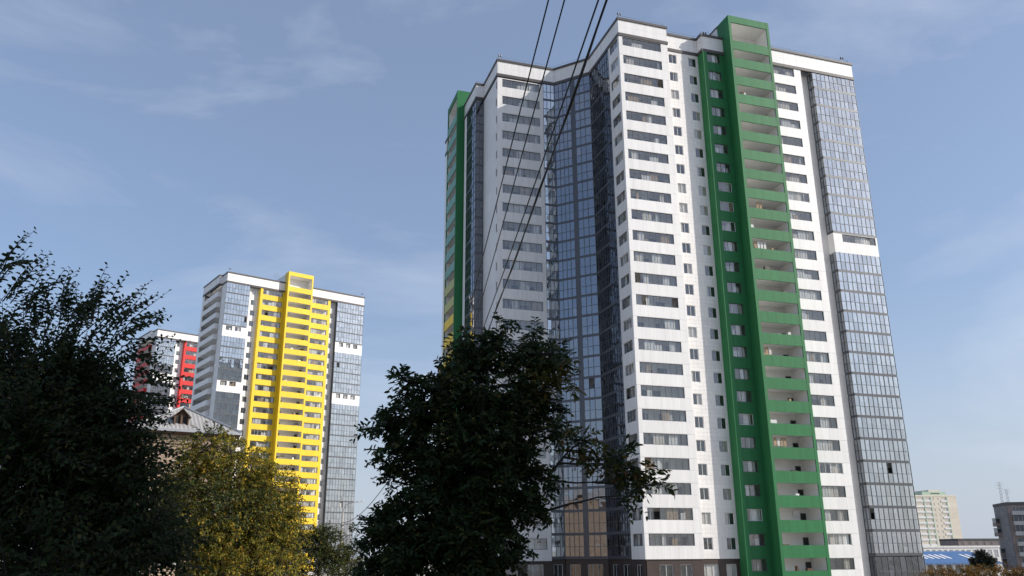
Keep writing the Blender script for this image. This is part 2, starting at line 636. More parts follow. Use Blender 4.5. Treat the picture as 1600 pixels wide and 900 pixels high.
def curtain_storey(w, cols, rows, band, bm, fr):
    """frame of one storey of curtain wall. cols: mullion positions, band: spandrel height"""
    def fn():
        mb = MB()
        mb.box(0, w, 0.0, 0.16, 0, band, bm)
        for c in cols:
            mb.box(c - 0.03, c + 0.03, -0.03, 0.08, band, FH, fr)
        for r in rows:
            for a, b in zip(cols, cols[1:]):
                mb.box(a + 0.03, b - 0.03, -0.02, 0.07, r - 0.03, r + 0.03, fr)
        return mb.mesh('curtain_wall')
    return cached(('cw', round(w, 3), tuple(round(c, 3) for c in cols), tuple(rows), band, bm.name, fr.name), fn)


def curtain_wall(fac, w, cols, zb, ks, bud, g, bm=GREYALU, fr=GREYALU, band=0.36, split=1.58, own=True, solid=(), lower=None, open_rate=0.006, curt=0.35):
    rows = (split,) if split else ()
    cm = curtain_storey(w, cols, rows, band, bm, fr)
    for k in ks:
        z = zb + FH * k
        o = fac.put('curtain_wall', cm, 0, z)
        for i, (a, b) in enumerate(zip(cols, cols[1:])):
            if i in solid:
                rest_box(bud.cur, fac, a + 0.031, b - 0.031, 0.0, 0.06, z + band, z + FH, bm)
                continue
            lv = ([band] + list(rows) + [FH])
            for q in range(len(lv) - 1):
                za, zc = lv[q] + (0.0 if q == 0 else 0.03), lv[q + 1] - (0.03 if q < len(lv) - 2 else 0.0)
                gg = GL_CW2 if g is GL_CW and rng.random() < 0.35 else g
                if q == len(lv) - 2 and rng.random() < open_rate:
                    continue
                if own and bud.n > 0:
                    bud.n -= 1
                    link('pane', pane_mesh(b - a - 0.06, zc - za, gg), o, (a + 0.03, 0.02, za)).rotation_euler = (rng.uniform(-0.008, 0.008), 0, rng.uniform(-0.012, 0.012))
                else:
                    rest_box(bud.rest, fac, a + 0.03, b - 0.03, 0.02, 0.032, z + za, z + zc, gg, 0.012)
            if rng.random() < curt:
                low = rng.random() < 0.55
                rest_box(bud.cur, fac, a + 0.03, b - 0.03, 0.30, 0.31, z + band, z + (split if low and split else FH - 0.1), rng.choice((CURTAIN, PVC, CURTAIN, CURTAIN2)))
            if rng.random() < 0.5:
                rest_box(bud.cur, fac, a, b, 1.50, 1.55, z + 0.5, z + FH - 0.5, rng.choice((ROOM, PVC, ROOM)))


def balcony_stack(fac, w, depth, zb, ks, m, top_z, bud, wall=0.42, parm=None, topopen=True, base_z=GZ):
    """projecting tower of open loggias: two side walls, and on every storey a parapet band over a slab, a back
    wall with a door and a window. fac is the plane of the front."""
    for (a, b) in ((0, wall), (w - wall, w)):
        fac.put('side_wall', MB().box(a, b, 0, depth - 0.01, base_z, top_z, m).mesh('side_wall'), 0, 0)

    def fn(pm):
        mb = MB()
        xs = split_line(wall, w - wall, 1.25)
        for a, b in zip(xs, xs[1:]):
            mb.box(a + 0.006, b - 0.006, 0.015, 0.11, 0.0, 1.50, pm)
        mb.box(wall, w - wall, 0.11, 0.15, 0.0, 1.48, pm)
        return mb.mesh('parapet')

    def slab():
        return MB().box(wall, w - wall, 0.15, depth, 0.18, 0.38, PLASTER).mesh('balcony')

    def lining():
        return MB().box(0, 0.028, 0.16, depth - 0.002, 0.39, 3.18, PLASTER).mesh('side_lining')

    def door():
        return MB().box(0, 0.85, 0, 0.05, 0, 2.1, ALU).box(0.08, 0.77, -0.01, 0.0, 0.08, 2.0, ROOM).mesh('door')

    def wind():
        return MB().box(0, 1.15, 0, 0.05, 0, 1.35, ALU).box(0.06, 1.09, -0.01, 0.0, 0.06, 1.29, FARWIN).mesh('loggia_window')

    def back():
        return MB().box(wall, w - wall, depth, depth + 0.12, 0.38, 3.19, PLASTER).mesh('back_wall')
    key = (fac.root.name, round(fac.u, 2))
    for k in ks:
        z = zb + FH * k          # z of the bottom of the parapet band
        o = fac.put('balcony', cached(('bslab', round(w, 2), depth), slab), 0, z)
        pm = parm(k) if parm else m
        link('parapet', cached(('bpar', key, pm.name), lambda: fn(pm)), o)
        link('back_wall', cached(('bback', round(w, 2), depth), back), o)
        for q in (wall + 0.002, w - wall - 0.03):
            link('side_lining', cached(('blin', depth), lining), o, (q, 0, 0))
        link('door', cached('bdoor', door), o, (w - wall - 1.05, depth - 0.06, 0.40))
        link('loggia_window', cached('bwin', wind), o, (wall + 0.15, depth - 0.06, 1.1 if k % 3 else 1.05))
        for q in range(rng.choice((0, 1, 1, 2))):
            x0 = rng.uniform(wall + 0.1, w - wall - 1.6)
            rest_box(bud.cur, fac, x0, x0 + rng.uniform(0.2, 0.9), 0.3, 0.7, z + 0.4, z + rng.uniform(1.45, 2.15), rng.choice((CURTAIN2, PVC, OLDWOOD, NET, BASE)))
        if rng.random() < 0.10:     # washing on a line
            x0 = rng.uniform(wall + 0.3, w - wall - 2.2)
            for j in range(rng.randint(2, 4)):
                rest_box(bud.cur, fac, x0 + j * 0.5, x0 + j * 0.5 + 0.36, 0.55, 0.57, z + 1.7, z + 2.75, rng.choice((PVC, NET, FARWIN, CURTAIN, CURTAIN2)))
        if rng.random() < 0.2:      # air conditioner
            rest_box(bud.cur, fac, w - wall - 2.2, w - wall - 1.4, depth - 0.4, depth - 0.05, z + 2.2, z + 2.8, PVC)
    zt = zb + FH * (max(ks) + 1)
    o = fac.put('balcony', cached(('bslab', round(w, 2), depth), slab), 0, zt)
    link('parapet', cached(('bpar', key, (parm(99) if parm else m).name), lambda: fn(parm(99) if parm else m)), o)
    link('back_wall', MB().box(wall, w - wall, depth, depth + 0.12, 0.38, top_z - zt - 0.3, PLASTER).mesh('back_wall'), o)
    hh = top_z - 1.16 - zt
    for q in (wall + 0.002, w - wall - 0.03):
        link('side_lining', MB().box(0, 0.028, 0.16, depth - 0.002, 0.39, hh, PLASTER).mesh('side_lining'), o, (q, 0, 0))
    link('soffit', MB().box(wall + 0.03, w - wall - 0.03, 0.16, depth, hh - 0.06, hh, PLASTER).mesh('soffit'), o)
    fac.put('top_beam', MB().box(wall, w - wall, 0.015, depth, top_z - 1.15, top_z - 0.004, m).mesh('top_beam'), 0, 0)


def offset_path(pts, d):
    """mitred offset of an open polyline to its right hand side (outwards for our paths)"""
    out = []
    for i, p in enumerate(pts):
        ns = []
        for a, b in ((i - 1, i), (i, i + 1)):
            if 0 <= a and b < len(pts):
                dx, dy = pts[b][0] - pts[a][0], pts[b][1] - pts[a][1]
                l = math.hypot(dx, dy)
                ns.append((dy / l, -dx / l))
        if len(ns) == 1:
            out.append((p[0] + ns[0][0] * d, p[1] + ns[0][1] * d))
        else:
            sx, sy = ns[0][0] + ns[1][0], ns[0][1] + ns[1][1]
            q = (sx * ns[0][0] + sy * ns[0][1])
            out.append((p[0] + sx * d / q, p[1] + sy * d / q))
    return out


def strip(path, d0, d1, z0, z1, m, name):
    a, b = offset_path(path, d0), offset_path(path, d1)
    mb = MB()
    for i in range(len(path) - 1):
        mb.prism([b[i], b[i + 1], a[i + 1], a[i]], z0, z1, m)
    return mb.mesh(name)


def parapet(root, path, zr=76.5, zc=73.43, white=WHITE, rail=True):
    """dark cornice, white panelled parapet and dark coping that follow the roof edge"""
    link('cornice', strip(path, -0.3, 0.10, zc, zc + 0.48, CORNICE, 'cornice'), root)
    for i in range(len(path) - 1):
        (x0, y0), (x1, y1) = path[i], path[i + 1]
        L = math.hypot(x1 - x0, y1 - y0)
        if L < 0.3:
            continue
        mb = MB()
        panels(mb, 0.0, L, 0, zr - 0.36 - zc - 0.48, white, 1.2, 1.2, 0.14)
        link('parapet', mb.mesh('parapet'), root, (x0, y0, zc + 0.48), math.atan2(y1 - y0, x1 - x0))
    link('coping', strip(path, -0.35, 0.14, zr - 0.36, zr, CORNICE, 'coping'), root)
    if rail:
        a = offset_path(path, -0.3)
        mb = MB()
        for i in range(len(a) - 1):
            L = math.hypot(a[i + 1][0] - a[i][0], a[i + 1][1] - a[i][1])
            mb.tube([(a[i][0], a[i][1], zr + 0.62), (a[i + 1][0], a[i + 1][1], zr + 0.62)], 0.02, 0.02, 5, STEEL)
            for q in range(max(1, int(L / 1.8)) + 1):
                t = q / max(1, int(L / 1.8))
                x, y = a[i][0] + (a[i + 1][0] - a[i][0]) * t, a[i][1] + (a[i + 1][1] - a[i][1]) * t
                mb.tube([(x, y, zr - 0.05), (x, y, zr + 0.62)], 0.018, 0.018, 4, STEEL)
        link('roof_railing', mb.mesh('roof_railing'), root)


def beacon(root, x, y, z):
    mb = MB().tube([(0, 0, 0), (0, 0, 0.95)], 0.03, 0.03, 6, STEEL)
    mb.tube([(-0.22, 0, 0.85), (0.22, 0, 0.85)], 0.025, 0.025, 6, STEEL)
    for s in (-0.2, 0.2):
        mb.tube([(s, 0, 0.87), (s, 0, 1.2)], 0.11, 0.09, 8, REDLAMP)
    link('obstruction_light', mb.mesh('obstruction_light'), root, (x, y, z))


def close(bud, root):
    for nm, mb in (('glazing', bud.rest), ('interior_furnishing', bud.cur)):
        if mb.v:
            tag(link(nm, mb.mesh(nm), root), kind='stuff')


def body(root, fp, core, zt, ks=range(-1, 25), zb=1.45):
    """floor slabs over the whole plan and the inner walls behind the facades"""
    mb = MB().prism(fp, -0.10, 0.10, PLASTER).mesh('floor_slab')
    for k in ks:
        link('floor_slab', mb, root, (0, 0, zb + FH * k + 0.1))
    link('inner_wall', MB().prism(core, GZ, zt, INNER).mesh('inner_wall'), root)
    link('roof', MB().prism(fp, 75.2, 75.5, ROOFING).mesh('roof'), root)


# ------------------------------------------------------------------ the green tower
def green_tower():
    A = 90 - 72.2
    root = empty('apartment_tower', (15.65, 104.59, 0), math.radians(A))
    tag(root, 'tall white apartment tower with green balcony stack, green wall strip and blue glass corner', 'building', 'high-rise towers')
    bud = Budget(300)
    bud2 = Budget(300)
    K = range(0, 24)
    K1 = range(-1, 24)
    # right glass wing first: its panes show largest
    wing = Fac(root, 33.0, 0.0)
    cols = [7.8 * i / 10 for i in range(11)]
    curtain_wall(wing, 7.8, cols, 1.4, [k for k in K if k != 14], bud2, GL_CW, curt=0.32)
    curtain_wall(wing, 7.8, [7.8 * i / 8 for i in range(9)], -1.75, [0], bud2, GL_DARK, bm=DARKALU, fr=ALU, split=1.2, own=False, curt=0.1)
    wing.put('plinth', MB().box(0, 7.8, 0, 0.3, GZ - 0.3, -1.76, DARKALU).mesh('plinth'), 0, 0)
    ribbon_column(wing, 7.8, [(1.6, 7.5, 1.75, 2.95)], 1.4, [14], bud, WHITE, ALU, GL_RIB, [7], own=True)
    ret = Fac(root, 33.0, 1.25, -90)
    curtain_wall(ret, 1.25, [0.03, 0.63, 1.22], 1.4, [k for k in K if k != 14], bud2, GL_CW, own=False, curt=0.1)
    ret.put('cladding', clad_floor(1.25, FH, (), WHITE), 0, 1.4 + 14 * FH)
    curtain_wall(ret, 1.25, [0.03, 0.63, 1.22], -1.75, [0], bud2, GL_DARK, bm=DARKALU, own=False, curt=0)
    wing.put('end_wall', MB().box(7.72, 7.8, 0.17, 30, GZ - 0.3, 73.4, WHITE).mesh('end_wall'), 0, 0)
    # prow
    prow = Fac(root, 0, 0)
    ribbon_column(prow, 7.85, [(0.58, 6.75, 1.53, 2.95)], 1.17, K, bud, WHITE, ALU, GL_RIB, [7])
    side = Fac(root, 0, 3.75, -90)
    ribbon_column(side, 3.75, [(0.6, 3.25, 1.53, 2.95)], 1.17, K, bud, WHITE, ALU, GL_RIB, [3], own=False, dcore=1.4)
    pr = Fac(root, 7.85, 0.12, 90)
    for k in K:
        pr.put('cladding', clad_floor(1.28, FH, (), WHITE), 0, 1.17 + FH * k)
    # right band of ribbon windows
    rb = Fac(root, 24.4, 0)
    ribbon_column(rb, 6.5, [(0.8, 5.25, 1.55, 2.97)], 1.2, K1, bud, WHITE, ALU, GL_RIB, [5])
    rbr = Fac(root, 30.9, 0.12, 90)
    for k in K1:
        rbr.put('cladding', clad_floor(1.13, FH, (), WHITE), 0, 1.2 + FH * k)
    # recessed tiled wall with pairs of small windows
    rec = Fac(root, 7.85, 1.4)
    ribbon_column(rec, 5.85, [(0.9, 2.2, 1.05, 2.53), (4.2, 5.55, 1.05, 2.53)], 1.17, K, bud, TILE, PVC, GL_RIB, [2, 2], own=False, pw=0.62, ph=0.6, inner=False, back=ROOM)
    gap = Fac(root, 30.9, 1.25)
    ribbon_column(gap, 2.1, [(0.18, 0.85, 1.05, 2.53)], 1.2, K1, bud, TILE, PVC, GL_RIB, [1], own=False, pw=0.7, ph=0.75, inner=False, back=ROOM)
    # green strip
    root_p = Fac(root, 13.7, -0.12)
    root_p.put('pier', MB().box(0, 0.66, 0, 1.6, GZ - 0.3, 73.42, GREEN).mesh('pier'), 0, 0)
    gw = Fac(root, 14.36, 0.05)
    ribbon_column(gw, 2.99, [(0.12, 2.3, 1.5, 2.95)], 1.17, K1, bud, GREEN, ALU, GL_RIB, [3], own=False, dcore=1.55)
    # balcony stack
    bx = Fac(root, 17.35, -2.0)
    balcony_stack(bx, 7.05, 3.0, 1.22, range(-1, 24), GREEN, 79.25, bud)
    hs = MB()
    panels(hs, 0, 7.0, 0, 3.6, WHITE, 1.2, 1.2)
    house = MB().box(17.36, 24.39, 1.2, 8.0, 75.4, 79.0, WHITE).box(17.25, 24.5, 1.02, 8.1, 79.0, 79.2, CORNICE)
    link('lift_housing', house.mesh('lift_housing'), root)
    # left bay, glass court
    bay = Fac(root, -13.65, 15.5)
    ribbon_column(bay, 7.55, [(0.8, 6.95, 1.45, 2.87)], 0.98, K, bud, WHITE, ALU, GL_RIB, [7], own=False)
    st = Fac(root, -6.1, 15.5)
    curtain_wall(st, 1.9, [0.03, 0.65, 1.27, 1.87], 1.2, K, bud2, GL_CW, bm=DARKALU, fr=ALU, own=False, curt=0.15)
    dg = Fac(root, -4.2, 15.5, math.degrees(math.atan2(-4.6, 4.2)))
    dl = math.hypot(4.2, 4.6)
    curtain_wall(dg, dl, [0.03, 0.75, 1.45, 2.15, 2.85, 3.55, 4.38, 5.2, dl - 0.03], 1.2, K, bud2, GL_BLUE, bm=DARKALU, fr=ALU, own=False, solid=(4,), curt=0.10, open_rate=0.02)
    pg = Fac(root, 0, 10.9, -90)
    curtain_wall(pg, 7.15, [0.03] + [7.15 * i / 9 for i in range(1, 9)] + [7.12], 1.2, K, bud2, GL_DARK, bm=DARKALU, fr=ALU, own=False, curt=0.04)
    # ground floor of the front and court
    bp = MB()
    for fac, w, wins in ((prow, 7.85, ((1.9, 3.7, 2), (4.7, 6.3, 2))), (side, 3.75, ((0.9, 2.4, 2),)),
                         (rec, 5.85, ((0.5, 2.9, 3), (3.9, 5.4, 2))), (bay, 7.55, ((1.0, 2.8, 2), (4.2, 6.4, 3))),
                         (st, 1.9, ((0.3, 1.6, 2),)), (dg, dl, ((0.6, 2.2, 2), (3.2, 5.4, 3))), (pg, 7.15, ((1, 2.8, 2), (4.2, 6.2, 2)))):
        zt = 1.165 if fac in (prow, side, rec) else (0.97 if fac is bay else 1.19)
        dep = 0.12
        mb = MB()
        hz0, hz1 = -1.6, 0.55
        for (z0, z1) in ((GZ - 0.3, hz0), (hz1, zt)):
            mb.box(0, w, 0, dep, z0, z1, BASE)
        x = 0
        for (a, b, n) in wins:
            mb.box(x, a, 0, dep, hz0, hz1, BASE)
            x = b
        mb.box(x, w, 0, dep, hz0, hz1, BASE)
        fac.put('ground_floor_wall', mb.mesh('ground_floor_wall'), 0, 0, 0.15 if fac is not rec else 0.1)
        for (a, b, n) in wins:
            o = fac.put('window', frame_mesh(b - a, hz1 - hz0, n, PVC, back=ROOM), a, hz0, 0.25)
            glaze(fac, o, a, hz0, b - a, hz1 - hz0, n, GL_RIB, bud, own=False, d=0.25)
    # left flank
    fl = Fac(root, -13.65, 23.3, -90)
    ribbon_column(fl, 7.8, [(6.95, 7.5, 1.2, 2.5)], 0.98, K1, bud, WHITE, ALU, GL_RIB, [1], own=False, inner=False, back=ROOM)
    f2 = Fac(root, -15.0, 23.3)
    curtain_wall(f2, 1.35, [0.03, 0.67, 1.32], 1.2, K1, bud2, GL_DARK, bm=DARKALU, fr=ALU, own=False, curt=0.05)
    f3 = Fac(root, -15.0, 30.4, -90)
    curtain_wall(f3, 7.1, [1.4, 2.5, 3.6, 4.7, 5.9, 7.07], 1.2, K1, bud2, GL_DARK, bm=DARKALU, fr=ALU, own=False, curt=0.05)
    f3.put('pier', MB().box(0, 1.36, -0.05, 0.3, GZ, 73.4, PLASTER).mesh('pier'), 0, 0)
    lb = Fac(root, -16.3, 38.0, -90)
    balcony_stack(lb, 7.15, 2.6, 1.22, range(-1, 24), GREEN, 79.25, bud, parm=lambda k: YELLOW if k < 13 else (OLIVE if k < 15 else FLATLIT_GREEN))
    link('lift_housing', MB().box(-13.9, -5, 31.0, 37.9, 75.4, 79.0, WHITE).mesh('lift_housing'), root)
    link('rear_wall', MB().box(-14.98, -14.7, 38.0, 45.0, GZ, 73.4, WHITE).box(-14.69, 40.78, 44.8, 45.0, GZ, 73.4, WHITE).box(40.5, 40.78, 30.0, 44.79, GZ, 73.4, WHITE).mesh('rear_wall'), root)
    # bodies
    fp = [(0.2, 0.2), (7.6, 0.2), (7.6, 1.6), (14.4, 1.6), (14.4, 0.22), (17.3, 0.22), (17.3, 1.2), (24.45, 1.2), (24.45, 0.2), (30.7, 0.2), (30.7, 1.45), (33.2, 1.45),
          (33.2, 0.2), (40.65, 0.2), (40.65, 44.7), (-14.6, 44.7), (-14.6, 38.2), (-13.6, 38.2), (-13.6, 30.6), (-14.75, 30.4), (-14.75, 23.55), (-13.4, 23.5),
          (-13.4, 15.75), (-4.1, 15.75), (0.2, 11.0)]
    core = [(1.6, 1.75), (16.9, 1.75), (16.9, 1.9), (40.2, 1.9), (40.2, 44.0), (-13.2, 44.0), (-13.2, 25.2), (-12.0, 24.8), (-12.0, 17.3), (-3.5, 17.3), (1.6, 11.8)]
    body(root, fp, core, 75.2)
    path = [(-15.0, 31.0), (-15.0, 23.3), (-13.65, 23.3), (-13.65, 15.5), (-4.2, 15.5), (0, 10.9), (0, 0), (7.85, 0), (7.85, 1.4), (13.7, 1.4), (13.7, 0), (17.34, 0)]
    parapet(root, path)
    parapet(root, [(24.41, 0), (40.8, 0), (40.8, 45.0), (-15.0, 45.0), (-15.0, 38.1)])
    for (x, y) in ((0.5, 0.5), (-13.1, 16.0), (15.0, 1.0), (39.6, 0.5)):
        beacon(root, x, y, 76.5)
    link('roof_antenna', MB().tube([(0, 0, 0), (0, 0, 2.6)], 0.03, 0.02, 5, STEEL).mesh('roof_antenna'), root, (16.0, 1.6, 76.3))
    for b in (bud, bud2):
        close(b, root)


green_tower()


# ------------------------------------------------------------------ the yellow and the red tower
def colour_tower(loc, az, M1, label, full=True):
    root = empty('apartment_tower', loc, math.radians(90 - az))
    tag(root, label, 'building', 'high-rise towers')
    bud, bud2 = Budget(0), Budget(0)
    K = range(-1, 24)
    bands = (19, 14)
    bay = Fac(root, 0, 0)
    cols = [0.03 + (6.44) * i / 8 for i in range(9)]
    curtain_wall(bay, 6.5, cols, 1.2, [k for k in K if k not in bands], bud2, GL_CW, own=False, curt=0.85)
    ribbon_column(bay, 6.5, [(0.9, 2.6, 1.75, 2.95), (3.3, 5.0, 1.75, 2.95)], 1.2, bands, bud, WHITE, ALU, GL_RIB, [2, 2], own=False)
    rec = Fac(root, 6.5, 1.3)
    ribbon_column(rec, 3.0, [(0.9, 2.3, 1.1, 2.6)], 1.2, K, bud, TILE, PVC, GL_RIB, [2], own=False, pw=3, ph=3, inner=False, back=ROOM)
    Fac(root, 6.5, 0.17, 90).put('cladding', MB().box(0, 1.12, 0, 0.1, GZ, 73.4, WHITE).mesh('cladding'), 0, 0)
    Fac(root, 9.5, -0.1).put('pier', MB().box(0, 0.6, 0, 1.5, GZ, 73.4, M1).mesh('pier'), 0, 0)
    yw = Fac(root, 10.1, 0)
    ribbon_column(yw, 6.4, [(0.15, 5.8, 1.45, 2.95)], 1.2, K, bud, M1, ALU, GL_RIB, [6], own=False, pw=2.1)
    balcony_stack(Fac(root, 16.5, -2.0), 7.5, 2.6, 1.22, range(-1, 24), M1, 79.3, bud)
    link('lift_housing', MB().box(16.51, 23.99, 0.8, 8.0, 75.4, 79.05, WHITE).mesh('lift_housing'), root)
    rb = Fac(root, 24.0, 0)
    ribbon_column(rb, 6.6, [(0.9, 5.8, 1.5, 2.95)], 1.2, K, bud, M1, ALU, GL_RIB, [6], own=False, pw=2.1)
    gp = Fac(root, 30.6, 1.25)
    ribbon_column(gp, 2.2, [(0.6, 1.6, 1.1, 2.6)], 1.2, K, bud, TILE, PVC, GL_RIB, [1], own=False, pw=3, ph=3, inner=False, back=ROOM)
    wg = Fac(root, 32.8, 0)
    cols = [0.03 + 8.54 * i / 10 for i in range(11)]
    curtain_wall(wg, 8.6, cols, 1.2, [k for k in K if k not in bands], bud2, GL_CW, own=False, curt=0.8)
    ribbon_column(wg, 8.6, [(1.2, 2.5, 1.75, 2.95), (3.4, 4.8, 1.75, 2.95), (5.7, 7.1, 1.75, 2.95)], 1.2, bands, bud, WHITE, ALU, GL_RIB, [1, 1, 1], own=False)
    rt_ = Fac(root, 32.8, 1.25, -90)
    rt_.put('cladding', MB().box(0, 1.08, 0.02, 0.1, GZ, 73.4, GREYALU).mesh('cladding'), 0, 0)
    wg.put('end_wall', MB().box(8.5, 8.6, 0.17, 14, GZ, 73.4, WHITE).mesh('end_wall'), 0, 0)
    # left flank: a plain white strip, then stacked balconies
    Fac(root, 0, 3.7, -90).put('cladding', MB().box(0, 3.53, 0.0, 0.1, GZ, 73.4, WHITE).mesh('cladding'), 0, 0)
    lf = Fac(root, -1.0, 16.5, -90)
    par = WHITE if full else M1

    def bal():
        mb = MB().box(0, 12.4, 0.0, 0.1, 0.0, 1.35, par).box(12.3, 12.4, 0.1, 1.0, 0.0, 1.35, par)
        mb.box(0, 12.3, 0.1, 2.2, 0.02, 0.2, PLASTER)
        return mb.mesh('balcony')
    bm = bal()
    for k in K:
        o = lf.put('balcony', bm, 0, 1.0 + FH * k)
        if rng.random() < 0.3:
            link('balcony_glazing', frame_mesh(11.9, 1.6, 12, ALU), o, (0.2, 0.02, 1.36))
    link('rear_wall', MB().box(-0.95, -0.7, 16.6, 18, GZ, 73.4, WHITE).box(-0.69, 41.3, 17.8, 18.0, GZ, 73.4, WHITE).box(41.05, 41.3, 14.0, 17.79, GZ, 73.4, WHITE).mesh('rear_wall'), root)
    fp = [(0.2, 0.25), (6.3, 0.25), (6.3, 1.5), (10.3, 1.5), (10.3, 0.25), (16.45, 0.25), (16.45, 0.85), (24.05, 0.85), (24.05, 0.25), (30.4, 0.25), (30.4, 1.45), (33.0, 1.45), (33.0, 0.25), (41.2, 0.25), (41.2, 17.7), (-0.6, 17.7), (-0.6, 16.6), (0.5, 16.5), (0.5, 3.7), (0.2, 3.7)]
    core = [(1.3, 1.75), (40.6, 1.75), (40.6, 17.4), (1.3, 17.4)]
    body(root, fp, core, 75.2)
    parapet(root, [(-0.95, 18), (-0.95, 4.0), (0, 4.0), (0, 0), (16.48, 0)], rail=False)
    parapet(root, [(24.02, 0), (41.4, 0), (41.4, 18), (-0.9, 18)], rail=False)
    for (x, y) in ((0.6, 0.6), (40.9, 0.6)):
        beacon(root, x, y, 76.5)
    mb = MB().tube([(0, 0, 0), (0, 0, 4.2)], 0.05, 0.03, 5, STEEL)
    for zz, l in ((3.9, 0.9), (3.4, 1.3), (2.9, 1.0)):
        mb.tube([(-l, 0, zz), (l, 0, zz)], 0.025, 0.025, 4, STEEL)
    link('roof_antenna', mb.mesh('roof_antenna'), root, (15.2, 4.0, 76.0))
    for b in (bud, bud2):
        close(b, root)


colour_tower((-77.81, 217.52, 0), 53.27, YELLOW, 'white apartment tower with yellow balcony stack and yellow window bands')
_r = ray(247, 513.5)
_p = EYE + _r * (76.5 - EYE[2]) / _r[2]
colour_tower((float(_p[0]), float(_p[1]), 0), 49.6, RED, 'white and glass apartment tower with red wall, half hidden behind the yellow tower', full=False)


# ------------------------------------------------------------------ other buildings
def old_house():
    """brick house with a hipped corrugated roof; its gable end faces the street"""
    az = math.radians(61)
    U = np.array([math.sin(az), math.cos(az), 0])
    c = at(377, 677, 75)                                # right eave corner
    W, D, oh = 8.5, 34.0, 0.6
    z_e = float(c[2])
    o = c - U * W
    root = empty('brick_house', (float(o[0]), float(o[1]), 0), math.radians(90) - az)
    tag(root, 'old beige brick house with hipped grey corrugated roof and small attic dormer', 'house')
    zg = gz(o[0], o[1]) - 0.6
    wall = MB()
    zs = [(zg, 0.2), (2.6, 4.0), (6.2, z_e - 0.35)]
    x0, x1, y0, y1 = oh, W - oh, oh, D - oh
    wins = [(1.5, 2.6), (3.7, 4.8), (5.9, 7.0)]
    for a, b in zs:
        wall.box(x0, x1, y0, y0 + 0.35, a, b, BRICK)
    for a, b in ((0.2, 2.6), (4.0, 6.2)):
        x = x0
        for p, q in wins:
            wall.box(x, p, y0, y0 + 0.35, a, b, BRICK)
            x = q
        wall.box(x, x1, y0, y0 + 0.35, a, b, BRICK)
    wall.box(x0, x0 + 0.35, y0 + 0.351, y1, zg, z_e - 0.35, BRICK)
    wall.box(x1 - 0.35, x1, y0 + 0.351, y1, zg, z_e - 0.35, BRICK)
    wall.box(x0 + 0.351, x1 - 0.351, y1 - 0.35, y1, zg, z_e - 0.35, BRICK)
    wall.box(x0 - 0.08, x1 + 0.08, y0 - 0.08, y0 - 0.002, z_e - 1.1, z_e - 0.7, BRICK)
    link('wall', wall.mesh('wall'), root)
    for a, b in ((0.2, 2.6), (4.0, 6.2)):
        for p, q in wins:
            w = link('window', frame_mesh(q - p, b - a, 2, PVC, (1.3,), back=ROOM), root, (p, y0 + 0.14, a))
            link('pane', MB().box(0.05, q - p - 0.05, 0.03, 0.04, 0.05, b - a - 0.05, GL_RIB).mesh('pane'), w)
    link('eaves', MB().box(0.05, W - 0.05, 0.05, D - 0.05, z_e - 0.32, z_e - 0.06, OLDWOOD).mesh('eaves'), root)
    # roof: ribs of corrugated sheet, real waves
    H, run = 2.5, W / 2
    mb = MB()

    def slope(fn, L, tmax):
        n = int(L / 0.16)
        prev = None
        for i in range(n + 1):
            s_ = L * i / n
            t = tmax(s_)
            lift = 0.045 if i % 2 else 0.0
            p0, p1 = fn(s_, 0.0, lift), fn(s_, t, lift)
            if prev:
                b = len(mb.v)
                mb.v += [prev[0], p0, p1, prev[1]]
                mb.f.append((b, b + 1, b + 2, b + 3))
                mb.m.append(mb.mi(SLATE))
            prev = (p0, p1)
    hip = lambda L: (lambda s_: min(1.0, s_ / run, (L - s_) / run))
    slope(lambda s_, t, l: (s_, t * run, z_e + t * H + l), W, hip(W))
    slope(lambda s_, t, l: (W - t * run, s_, z_e + t * H + l), D, hip(D))
    slope(lambda s_, t, l: (t * run, D - s_, z_e + t * H + l), D, hip(D))
    slope(lambda s_, t, l: (W - s_, D - t * run, z_e + t * H + l), W, hip(W))
    rf = link('roof', mb.mesh('roof'), root)
    rid = MB()
    pk, pk2 = (W / 2, run, z_e + H + 0.07), (W / 2, D - run, z_e + H + 0.07)
    for a, b in (((0, 0, z_e + 0.07), pk), ((W, 0, z_e + 0.07), pk), ((0, D, z_e + 0.07), pk2), ((W, D, z_e + 0.07), pk2), (pk, pk2)):
        rid.tube([a, b], 0.11, 0.11, 6, STEEL)
    link('ridge_cap', rid.mesh('ridge_cap'), rf)
    link('gutter', MB().box(-0.05, W + 0.05, -0.16, -0.01, z_e - 0.18, z_e + 0.02, STEEL).mesh('gutter'), root)
    link('drainpipe', MB().tube([(x1 - 0.3, y0 - 0.12, z_e - 0.3), (x1 - 0.3, y0 - 0.12, zg)], 0.07, 0.07, 8, STEEL).mesh('drainpipe'), root)
    # dormer: a small gabled box with a dark opening
    dx, dy, dz = 3.75, 0.8, z_e + H * 0.8 / run
    d = MB()
    d.box(dx - 0.58, dx - 0.48, dy, dy + 2.6, dz, dz + 0.75, OLDWOOD).box(dx + 0.48, dx + 0.58, dy, dy + 2.6, dz, dz + 0.75, OLDWOOD)
    d.box(dx - 0.47, dx + 0.47, dy + 0.25, dy + 0.3, dz, dz + 0.75, ROOM)
    d.poly([(dx - 0.47, dy + 0.26, dz + 0.75), (dx + 0.47, dy + 0.26, dz + 0.75), (dx, dy + 0.26, dz + 1.3)], OLDWOOD)
    for sgn in (-1, 1):
        d.poly([(dx + sgn * 0.75, dy - 0.15, dz + 0.66), (dx, dy - 0.15, dz + 1.42), (dx, dy + 3.0, dz + 1.42), (dx + sgn * 0.75, dy + 3.0, dz + 0.66)], SLATE)
        d.poly([(dx + sgn * 0.75, dy - 0.15, dz + 0.60), (dx, dy - 0.15, dz + 1.36), (dx, dy - 0.15, dz + 1.42), (dx + sgn * 0.75, dy - 0.15, dz + 0.66)], OLDWOOD)
